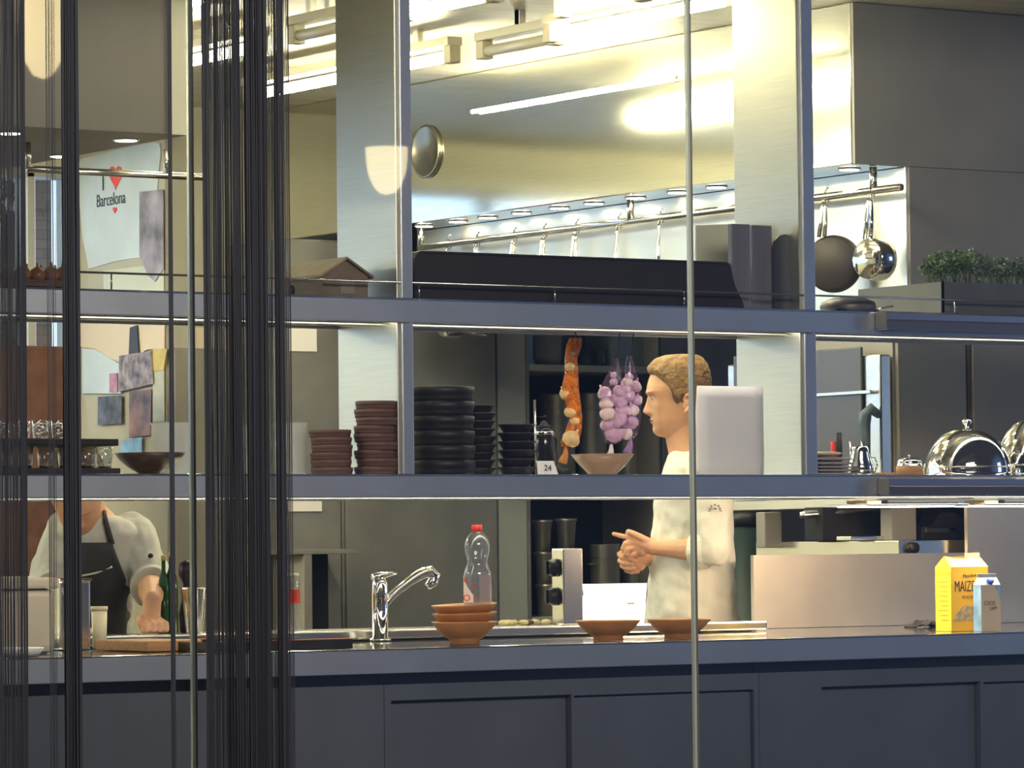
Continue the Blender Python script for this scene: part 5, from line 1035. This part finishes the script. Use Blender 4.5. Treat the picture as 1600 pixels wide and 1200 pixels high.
HEAD=[(.1465,.012,-.002,.006),(.143,.050,-.030,.034),(.134,.076,-.048,.052),(.12,.094,-.061,.064),(.10,.108,-.071,.072),(.075,.119,-.077,.0765),(.05,.1255,-.080,.0785),(.033,.127,-.080,.078),(.02,.122,-.079,.0765),(0,.116,-.075,.073),(-.02,.1135,-.068,.070),(-.04,.113,-.060,.067),(-.06,.112,-.050,.063),(-.075,.108,-.040,.058),(-.09,.106,-.025,.051),(-.104,.100,-.005,.042),(-.113,.086,.012,.030),(-.117,.062,.025,.014)]
def head_point(h, phi, off=0.0):
    af,ab,wd=lerp_rows(HEAD,h); ac=(af+ab)/2; ra=(af-ab)/2
    c,s=math.cos(phi),math.sin(phi); n=2.25
    k=(abs(c)**n+abs(s)**n)**(-1/n)
    a=ac+(ra+off)*k*c; y=(wd+off)*k*s
    return a,y
def g(x,m,s): return math.exp(-((x-m)/s)**2)
def interp(tab,x):
    if x>=tab[0][0]: return tab[0][1]
    for i in range(len(tab)-1):
        if tab[i][0]>=x>=tab[i+1][0]: f=(tab[i][0]-x)/(tab[i][0]-tab[i+1][0]); return tab[i][1]+(tab[i+1][1]-tab[i][1])*f
    return tab[-1][1]
NOSE=[(.034,0),(.024,.001),(.012,.006),(-.002,.013),(-.016,.020),(-.027,.0265),(-.033,.026),(-.039,.018),(-.045,.005),(-.050,0)]
def face_disp(a,y,h,front):
    if front<=0: return 0
    d=interp(NOSE,h)*math.exp(-abs(y/interp([(.03,.007),(0,.0085),(-.02,.011),(-.035,.0165),(-.05,.014)],h))**2.4)
    d+=-.0095*g(abs(y),.031,.013)*g(h,.012,.010); d+=.0045*g(abs(y),.024,.020)*g(h,.030,.007); d+=-.003*g(y,0,.01)*g(h,.020,.006)
    d+=.0065*g(abs(y),.031,.011)*g(h,.009,.0065)          # closed-ish lids over the eyeball
    d+=.0035*g(y,0,.019)*(g(h,-.0565,.0042)+.9*g(h,-.0665,.0046)) - .0035*g(y,0,.022)*g(h,-.0615,.0018) - .002*g(y,0,.014)*g(h,-.075,.004)
    d+=.003*g(y,0,.018)*g(h,-.095,.010)+.004*g(abs(y),.045,.016)*g(h,-.012,.016)
    return d*front
def make_head(place):
    mb=MB(); N=110; M=120; rings=[]
    for i in range(N+1):
        h=.1465-(.1465+.117)*(i/N)**1.0; ring=[]
        for j in range(M):
            phi=2*math.pi*j/M; a,y=head_point(h,phi); fr=max(0,math.cos(phi)); a+=face_disp(a,y,h,min(1,fr*2.2)); ring.append(place(a,y,h))
        rings.append(ring)
    mb.rings(rings)
    for sgn in (-1,1):                                     # ears
        e=[]; 
        pts=[(-.006,.020),(-.016,.026),(-.024,.018),(-.026,.004),(-.020,-.012),(-.012,-.026),(-.004,-.031)]
        mb.caps([place(p[0]+.013,sgn*(.0775+.008),p[1]-.004) for p in pts],[.005,.0055,.006,.006,.0055,.006,.0055])
        mb.caps([place(.004,sgn*.075,.010),place(.001,sgn*.079,-.008),place(.006,sgn*.076,-.02)],[.009,.010,.008])
    return mb
def make_hair(place, off0=0.012, col=None):
    N=60; M=120; vs=[];fs=[]; idx={}
    def hl(phi):                                           # hairline height by direction: front high, temple, sideburn, nape low
        p=abs((phi+math.pi)%(2*math.pi)-math.pi); 
        return interp([(3.2,-.062),(2.6,-.060),(2.0,-.035),(1.78,.012),(1.62,.018),(1.50,-.004),(1.36,.010),(1.25,.045),(0.95,.070),(0.6,.088),(0,.092)],p)
    rings=[]; inner=[]
    for i in range(N+1):
        ring=[]; inn=[]
        for j in range(M):
            phi=2*math.pi*j/M; low=hl(phi); h=.1465-(.1465-low)*(i/N)
            edge=min(1,(h-low)/.020); edge=max(0,edge)**0.6
            front=max(0,math.cos(phi)); p=abs((phi+math.pi)%(2*math.pi)-math.pi)
            off=(off0*(.45+.55*g(h,.13,.07)) + .008*front*g(h,.105,.03))*edge + .0010
            a,y=head_point(h,phi,off); nz=noise.noise(Vector((phi*9,h*14,2.0)))*.5+noise.noise(Vector((phi*26+h*60,h*12,5.0)))
            a2,y2=head_point(h,phi,off+.0035*nz*edge); up=(off0*.95)*g(h,.1465,.03)*edge*(1)
            ring.append(place(a2+.004*front*edge,y2,h+up+.002*nz*edge)); 
        rings.append(ring)
    return MB().rings(rings)
def hand(mb, P, palm, fingers, thumb, wr):
    mb.caps(wr[0],wr[1])
    mb.caps(palm[0],palm[1])
    for f,r in fingers: mb.caps(f,r,10)
    mb.caps(thumb[0],thumb[1],10)
# ---------------- main cook, seen from his left side
D1=13.35; s1=D1/F
def Q(px,py,t=0.0): return PD(px,py,D1)-W0*t
ear=Q(1071,628); LF=-R0; TW=-W0
feet=Vector((Q(1090,900).x,Q(1090,900).y,0))
cook=thing('person','person in a white chef jacket seen from the side, pressing his hands together','person',feet)
turn=math.radians(3)
fa=(LF*math.cos(turn)+TW*math.sin(turn)); fb=(TW*math.cos(turn)-LF*math.sin(turn)); tilt=math.radians(0)
def place1(a,y,h):
    return ear+fa*a+fb*y+Vector((0,0,h)) + RT2*0
body=make_head(place1)
def P1(px,py,t): return Q(px,py,t)
# neck
nr=[]
for (px,py,ra,rw) in ((1068,640,.050,.050),(1066,665,.056,.056),(1069,688,.060,.060),(1076,708,.066,.075),(1082,722,.080,.11)):
    c=Q(px,py,0); nr.append([c+fa*ra*math.cos(2*math.pi*k/28)+fb*rw*math.sin(2*math.pi*k/28) for k in range(28)])
body.rings(nr)
def torso_rings(rows, fa=fa, fb=fb, Qf=Q, ex=0.0, n=36):
    out=[]
    for (x0,x1,py,w_) in rows:
        sc_=s1 if Qf is Q else s2
        c=Qf((x0+x1)/2,py,0); ra=(x1-x0)/2*sc_+ex; out.append([c+fa*ra*math.copysign(abs(math.cos(2*math.pi*k/n))**0.9,math.cos(2*math.pi*k/n))+fb*(w_+ex)*math.copysign(abs(math.sin(2*math.pi*k/n))**0.85,math.sin(2*math.pi*k/n)) for k in range(n)])
    return out
TR=[(1050,1108,704,.070),(1046,1118,714,.15),(1040,1128,730,.185),(1033,1136,755,.19),(1027,1140,785,.18),(1022,1143,830,.168),(1018,1146,880,.165),(1014,1148,930,.172),(1012,1150,975,.178),(1016,1150,1010,.178)]
body.rings(torso_rings(TR,ex=-0.012))
# legs
for sg_ in (-1,1):
    hip=Q(1082,1000,sg_*.09); kn=Vector((hip.x,hip.y,.50)); an=Vector((hip.x,hip.y,.09)); body.caps([hip,kn,an],[.085,.055,.038]); ft=an+fa*.12+Vector((0,0,-.045)); body.caps([an+Vector((0,0,-.04)),ft],[.035,.03])
# left (near) arm
sh=Q(1100,735,.175); el=Q(1110,860,.225); wr=Q(1028,856,.120)
mid=(el+wr)/2
body.caps([sh,el],[.055,.043]); body.caps([el,el+(wr-el)*.3,el+(wr-el)*.65,wr],[.040,.041,.033,.0255])
# far arm
sh2=Q(1094,735,-.175); el2=Q(1104,872,-.21); wr2=Q(1016,872,.035)
body.caps([sh2,el2],[.055,.043]); body.caps([el2,el2+(wr2-el2)*.35,wr2],[.041,.039,.026])
# near hand: index pointing left, other fingers folded over the far hand
def hq(px,py,t): return Q(px,py,t)
hand(body,None,([hq(1018,854,.112),hq(1004,850,.105),hq(992,846,.098),hq(1002,860,.10),hq(990,856,.094)],[.026,.024,.018,.022,.017]),
 [([hq(989,842,.100),hq(978,839.5,.098),hq(967,837,.096),hq(958,834.5,.095)],[.0105,.0090,.0082,.0072]),
  ([hq(988,847,.104),hq(976,849,.108),hq(972,857,.104),hq(978,863,.096)],[.0105,.0092,.0086,.0078]),
  ([hq(991,855,.104),hq(979,858,.110),hq(976,866,.104),hq(984,870,.096)],[.0100,.0090,.0082,.0075]),
  ([hq(997,862,.104),hq(986,867,.110),hq(984,874,.104),hq(991,876,.098)],[.0092,.0082,.0075,.0068])],
 ([hq(1010,846,.118),hq(998,839,.122),hq(988,834,.116),hq(981,831,.108)],[.0135,.0115,.0100,.0085]),([wr,hq(1018,855,.114)],[.0255,.026]))
# far hand below it, fingers curled towards the viewer
hand(body,None,([wr2,hq(1000,873,.050),hq(988,876,.056),hq(998,882,.050),hq(984,866,.058)],[.026,.027,.024,.022,.020]),
 [([hq(975,862,.060),hq(967,866,.078),hq(972,871,.092),hq(984,873,.096)],[.0105,.0095,.0088,.0078]),
  ([hq(976,871,.058),hq(968,876,.078),hq(974,880,.092),hq(986,881,.096)],[.0105,.0096,.0090,.0080]),
  ([hq(979,879,.056),hq(971,884,.074),hq(978,888,.088),hq(990,888,.092)],[.0100,.0090,.0084,.0075]),
  ([hq(984,885,.052),hq(978,891,.068),hq(986,894,.080),hq(996,893,.084)],[.0090,.0082,.0075,.0068])],
 ([hq(996,862,.04),hq(985,850,.05),hq(980,840,.055),hq(981,831,.058)],[.013,.011,.0095,.0085]),([wr2,hq(1008,872,.042)],[.026,.026]))
remeshed(body,'body',M_skin,cook,vox=0.0025,smooth=3)
remeshed(make_hair(place1,0.010),'hair',M_hair,cook,vox=0.0025,smooth=1)
# short darker hair at the side and back is a separate cropped layer
mb=MB(); rg=[]
for i in range(13):
    ring=[]
    for j in range(40):
        f=j/39; phi=1.30+(math.pi*2-2.60)*f; p=abs((phi+math.pi)%(2*math.pi)-math.pi); low=interp([(3.2,-.066),(2.5,-.062),(2.0,-.035),(1.80,.012),(1.62,.018),(1.52,-.010),(1.40,-.006),(1.30,.010)],p)
        h=.062-(.062-low)*i/12; a,y=head_point(h,phi,.0045*(1-.6*i/12)+.0012); ring.append(place1(a,y,h))
    rg.append(ring)
vs=[p for r in rg for p in r]; fs=[(i*40+j,i*40+j+1,(i+1)*40+j+1,(i+1)*40+j) for i in range(12) for j in range(39)]
o=MB().add(vs,fs,True).build('cropped_side_hair',M_hairdark,cook); o.modifiers.new('t','SOLIDIFY').thickness=0.003
for sg_ in (-1,1):
    e=place1(.0990,sg_*.031,.009); ey=MB().ball(e,.0115,18,12).build('eye',M_eye,cook); MB().ball(place1(.1090,sg_*.0305,.008),.0038,12,8).build('iris',M_iris,ey)
    eb=MB().caps([place1(.1215,sg_*.014,.030),place1(.1185,sg_*.030,.034),place1(.108,sg_*.046,.031)],[.0022,.0028,.0018],8); eb.build('eyebrow',mat('eyebrow_hair',(0.30,0.17,0.07),0.7),cook)
    lid=MB().caps([place1(.1100,sg_*.020,.0125),place1(.1115,sg_*.031,.0150),place1(.1045,sg_*.043,.0115)],[.0016,.0022,.0015],8); lid.build('eyelid',M_skin,cook)
lp_=MB().caps([place1(.1075,-.020,-.0605),place1(.1140,-.008,-.0578),place1(.1150,0,-.0582),place1(.1140,.008,-.0578),place1(.1075,.020,-.0605)],[.0018,.0030,.0033,.0030,.0018],8).caps([place1(.1070,-.018,-.063),place1(.1125,0,-.0662),place1(.1070,.018,-.063)],[.0018,.0038,.0018],8)
lp_.build('lips',M_lip,cook)
# jacket
ck=MB(); ck.rings(torso_rings(TR,ex=0.006))
ck.caps([Q(1100,733,.165),Q(1108,790,.200),el+Vector((0,0,.0))],[.070,.066,.054]); ck.caps([el,el+(wr-el)*.18],[.054,.056]); ck.tube([el+(wr-el)*.12,el+(wr-el)*.36],[.062,.054],20)
ck.caps([Q(1094,733,-.165),el2],[.070,.060]); ck.tube([el2,el2+(wr2-el2)*.35],[.060,.052],20)
jk=remeshed(ck,'chef_jacket',M_coat,cook,vox=0.005,smooth=6,disp=(0.020,0.07))
# rolled cuff, collar
cf=MB(); d_=(wr-el); L_=d_.length; cf.tube([el+d_*.16,el+d_*.30,el+d_*.37],[.062,.060,.054],24); remeshed(cf,'rolled_cuff',M_coat,jk,vox=0.004,smooth=3,disp=(0.006,0.04))
rg=[]
for k_,(ex_,dz_) in enumerate(((.068,-.012),(.066,.004),(.0635,.018),(.0600,.018),(.058,.0),(.058,-.012))):
    c=Q(1076,706,0)+Vector((0,0,dz_))-fa*.0; rg.append([c+fa*ex_*math.cos(a_)+fb*(ex_+.004)*math.sin(a_)+Vector((0,0,-.022*math.cos(a_)*1.0)) for a_ in [2*math.pi*q_/32 for q_ in range(32)]])
rg.append(rg[0]); MB().rings(rg,cap=False).build('collar',M_coat,jk)
# sleeve emblem: small grey stitched crown-like mark
em=MB(); c=Q(1111,796,.205)+TW*0.066
for k_ in range(5): 
    a_=math.pi*k_/4; em.ball(c+R0*.016*math.cos(a_)+Vector((0,0,.012*math.sin(a_)))-TW*.004,.0042,10,6,(1,.6,1))
em.ball(c+Vector((0,0,.0)),.005,10,6,(1.4,.6,.7)); em.ball(c+R0*.018+Vector((0,0,-.007))-TW*.005,.004,8,6,(1.6,.6,.6)); em.ball(c-R0*.018+Vector((0,0,-.007))-TW*.003,.004,8,6,(1.6,.6,.6))
em.build('sleeve_emblem',mat('grey_stitching',(0.30,0.30,0.26),0.7),jk)
tr_=MB()
for sg_ in (-1,1):
    hip=Q(1082,1005,sg_*.09); tr_.caps([hip,Vector((hip.x,hip.y,.50)),Vector((hip.x,hip.y,.12))],[.098,.075,.06])
remeshed(tr_,'trousers',M_trous,cook,vox=0.01,smooth=3)
for sg_ in (-1,1):
    hip=Q(1082,1005,sg_*.09); f0=Vector((hip.x,hip.y,.045)); MB().caps([f0-fa*.04,f0+fa*.07,f0+fa*.17],[.044,.044,.036]).build('shoe',M_black,cook)
# ---------------- second cook, leaning on the ledge behind the curtains
D2=12.12; s2=D2/F
def Q2(px,py,t=0.0): return PD(px,py,D2)-W0*t
ck2=thing('person','person in a grey white jacket and charcoal apron leaning on one fist behind the curtains','person',Vector((Q2(155,900).x,Q2(155,900).y,0)))
f2=TW; b2=R0         # faces the viewer: local a=towards viewer, y=image right
b=MB()
th2=math.radians(52); hc2=Q2(131,772,.17)
fwd=(f2*math.cos(th2)-Vector((0,0,1))*math.sin(th2)); up2=(f2*math.sin(th2)+Vector((0,0,1))*math.cos(th2))
def place2(a,y,h): return hc2+fwd*(a-.02)+b2*y*1.0+up2*h
b.v=[]; hm=make_head(place2); b.add(hm.v,hm.f,True)
b.caps([place2(-.02,0,-.05),Q2(142,806,.10),Q2(150,828,.04)],[.058,.060,.075])
TR2=[(118,182,806,.06,.07),(98,208,818,.085,.06),(92,222,835,.10,.05),(94,218,860,.115,.035),(98,210,900,.115,.02),(100,206,950,.115,0.0),(98,208,1000,.12,0.0),(98,206,1030,.11,0)]
def tr2(ex):
    out=[]
    for (x0,x1,py,dp,t_) in TR2:
        c=Q2((x0+x1)/2,py,t_); rw=(x1-x0)/2*s2+ex; out.append([c+b2*rw*math.copysign(abs(math.cos(q_))**.85,math.cos(q_))+f2*(dp+ex)*math.sin(q_) for q_ in [2*math.pi*k_/36 for k_ in range(36)]])
    return out
b.rings(tr2(-.01))
sR=Q2(210,834,.03); eR=Q2(241,912,.10); hw=PY(243,968,10.34); wR=hw
fz=zl1+0.022; fist=Vector((PY(236,985,10.34).x,10.34,fz))
wR=fist+Vector((0.006,0.004,0.075))
b.caps([sR,eR],[.048,.040]); b.caps([eR,(eR+wR)/2,wR,fist+Vector((0,0,.018))],[.040,.040,.028,.027])
b.caps([fist+Vector((-.018,0,.006)),fist+Vector((.018,0,.006))],[.022,.022])
for k_ in range(4):
    x_=-.03+.020*k_; b.caps([fist+Vector((x_,-.004,.014)),fist+Vector((x_*1.05,-.032,.006)),fist+Vector((x_*1.05,-.034,-.010)),fist+Vector((x_,-.010,-.012))],[.0105,.0098,.0092,.0085],10)
b.caps([fist+Vector((-.030,0.004,.022)),fist+Vector((-.044,-.016,.012)),fist+Vector((-.036,-.034,.0))],[.012,.0105,.009],10)
sL=Q2(104,832,.03); eL=Q2(84,905,.12); wL=PY(100,985,10.36); wL=Vector((wL.x,10.36,zl1+.05)); b.caps([sL,eL],[.056,.042]); b.caps([eL,wL,wL+Vector((0,-.03,-.022))],[.04,.028,.024])
for k_ in range(4): b.caps([wL+Vector((-.03+.02*k_,-.04,-.024)),wL+Vector((-.032+.021*k_,-.075,-.034)),wL+Vector((-.032+.021*k_,-.10,-.040))],[.011,.0095,.008],10)
b.caps([wL+Vector((.025,-.01,-.02)),wL+Vector((.05,-.035,-.032)),wL+Vector((.055,-.06,-.038))],[.012,.010,.009],10)
for sg_ in (-1,1):
    h_=Q2(153+sg_*26,1020,0); b.caps([h_,Vector((h_.x,h_.y,.5)),Vector((h_.x,h_.y,.09))],[.085,.055,.038]); b.caps([Vector((h_.x,h_.y,.05)),Vector((h_.x,h_.y,.05))+f2*.13],[.036,.03])
remeshed(b,'body',M_skin,ck2,vox=0.004,smooth=4)
remeshed(make_hair(place2,0.012),'hair',M_hairdark,ck2,vox=0.004,smooth=1)
j=MB(); j.rings(tr2(.006)); j.caps([sR+Vector((0,0,-.005)),eR],[.068,.062]); j.tube([eR,eR+(wR-eR)*.22],[.060,.056],20); j.caps([sL,eL],[.066,.060]); j.tube([eL,eL+(wL-eL)*.25],[.060,.056],20)
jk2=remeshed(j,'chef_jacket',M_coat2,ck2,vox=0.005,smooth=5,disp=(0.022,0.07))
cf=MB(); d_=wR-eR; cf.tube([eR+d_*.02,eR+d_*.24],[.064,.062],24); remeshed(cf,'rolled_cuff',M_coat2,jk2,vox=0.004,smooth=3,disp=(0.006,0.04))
# apron follows the torso front
ap=MB(); rows=[]
for i in range(14):
    py=848+(1030-848)*i/13
    ap_row=[]
    x0=120+(98-120)*min(1,i/3); x1=184+(206-184)*min(1,i/5)
    import bisect
    rr=[r for r in TR2]; 
    k_=max([q_ for q_ in range(len(rr)) if rr[q_][2]<=py]); k2=min(k_+1,len(rr)-1); f_=(py-rr[k_][2])/max(1,(rr[k2][2]-rr[k_][2])); L0=rr[k_]; L1=rr[k2]; ro=[L0[q_]+(L1[q_]-L0[q_])*f_ for q_ in range(5)]
    for j_ in range(17):
        px=x0+(x1-x0)*j_/16; cxm=(ro[0]+ro[1])/2; nx=max(-.98,min(.98,(px-cxm)/((ro[1]-ro[0])/2))); ap_row.append(Q2(px,py,ro[4]+(ro[3]+.020)*math.sqrt(1-nx*nx)**0.9+.006))
    rows.append(ap_row)
vs=[p for r in rows for p in r]; fs=[(i*17+j_,i*17+j_+1,(i+1)*17+j_+1,(i+1)*17+j_) for i in range(13) for j_ in range(16)]
o=ap.add(vs,fs,True).build('apron',M_apron,ck2); o.modifiers.new('t','SOLIDIFY').thickness=.003
MB().tube([Q2(183,850,.155),Q2(179,835,.165),Q2(174,815,.165),Q2(170,800,.13)],[.009,.009,.008,.006],8).build('apron_strap',M_apron,o)
MB().tube([Q2(122,850,.155),Q2(118,835,.165),Q2(122,815,.165),Q2(126,803,.14)],[.009,.009,.008,.006],8).build('apron_strap',M_apron,o)
MB().tube([Q2(129,901,.158),Q2(158,895,.162),Q2(183,885,.150)],.0035,8).build('pocket_piping',M_coat2,o)
MB().ball(Q2(242,868,.14),.006,10,6,(1.5,1,1.2)).build('sleeve_emblem',M_ink,jk2)
# ================================================================== restaurant lamp reflected in the glass
def mirror_px(px,py,dist):       # where a real lamp must hang so the partition reflects it at this spot
    d=ray(px,py); hit=CAM+d*((Ygl-CAM.y)/d.y); r=Vector((d.x,-d.y,d.z)); return hit+r*dist
M_shade=mat('lit_gold_shade',(0.6,0.45,0.15),0.5,emit=4.0,emcol=(1.0,0.80,0.42))
for (px,py,ds,rad,hh_,lb_) in ((604,231,4.0,0.070,0.156,'small cream pendant lamp in the restaurant mirrored in the glass on the left column'),(66,-40,4.6,0.095,0.35,'golden pendant lamp in the restaurant mirrored in the glass at the upper left')):
    p=mirror_px(px,py,ds); t=thing('pendant_lamp',lb_,'lamp',p,'restaurant pendant lamps')
    MB().lathe([(0.0005,-hh_),(rad*0.35,-hh_*0.96),(rad*0.65,-hh_*0.82),(rad*0.88,-hh_*0.55),(rad*0.97,-hh_*0.28),(rad,0),(rad*0.2,0.004),(0.0005,0.004)],36,p).build('lamp_shade',M_shade,t); MB().tube([p,p+Vector((0,0,1.4))],0.004,6).build('cable',M_black,t)
for o in bpy.data.objects:
    if '_o' in o.keys(): del o['_o']
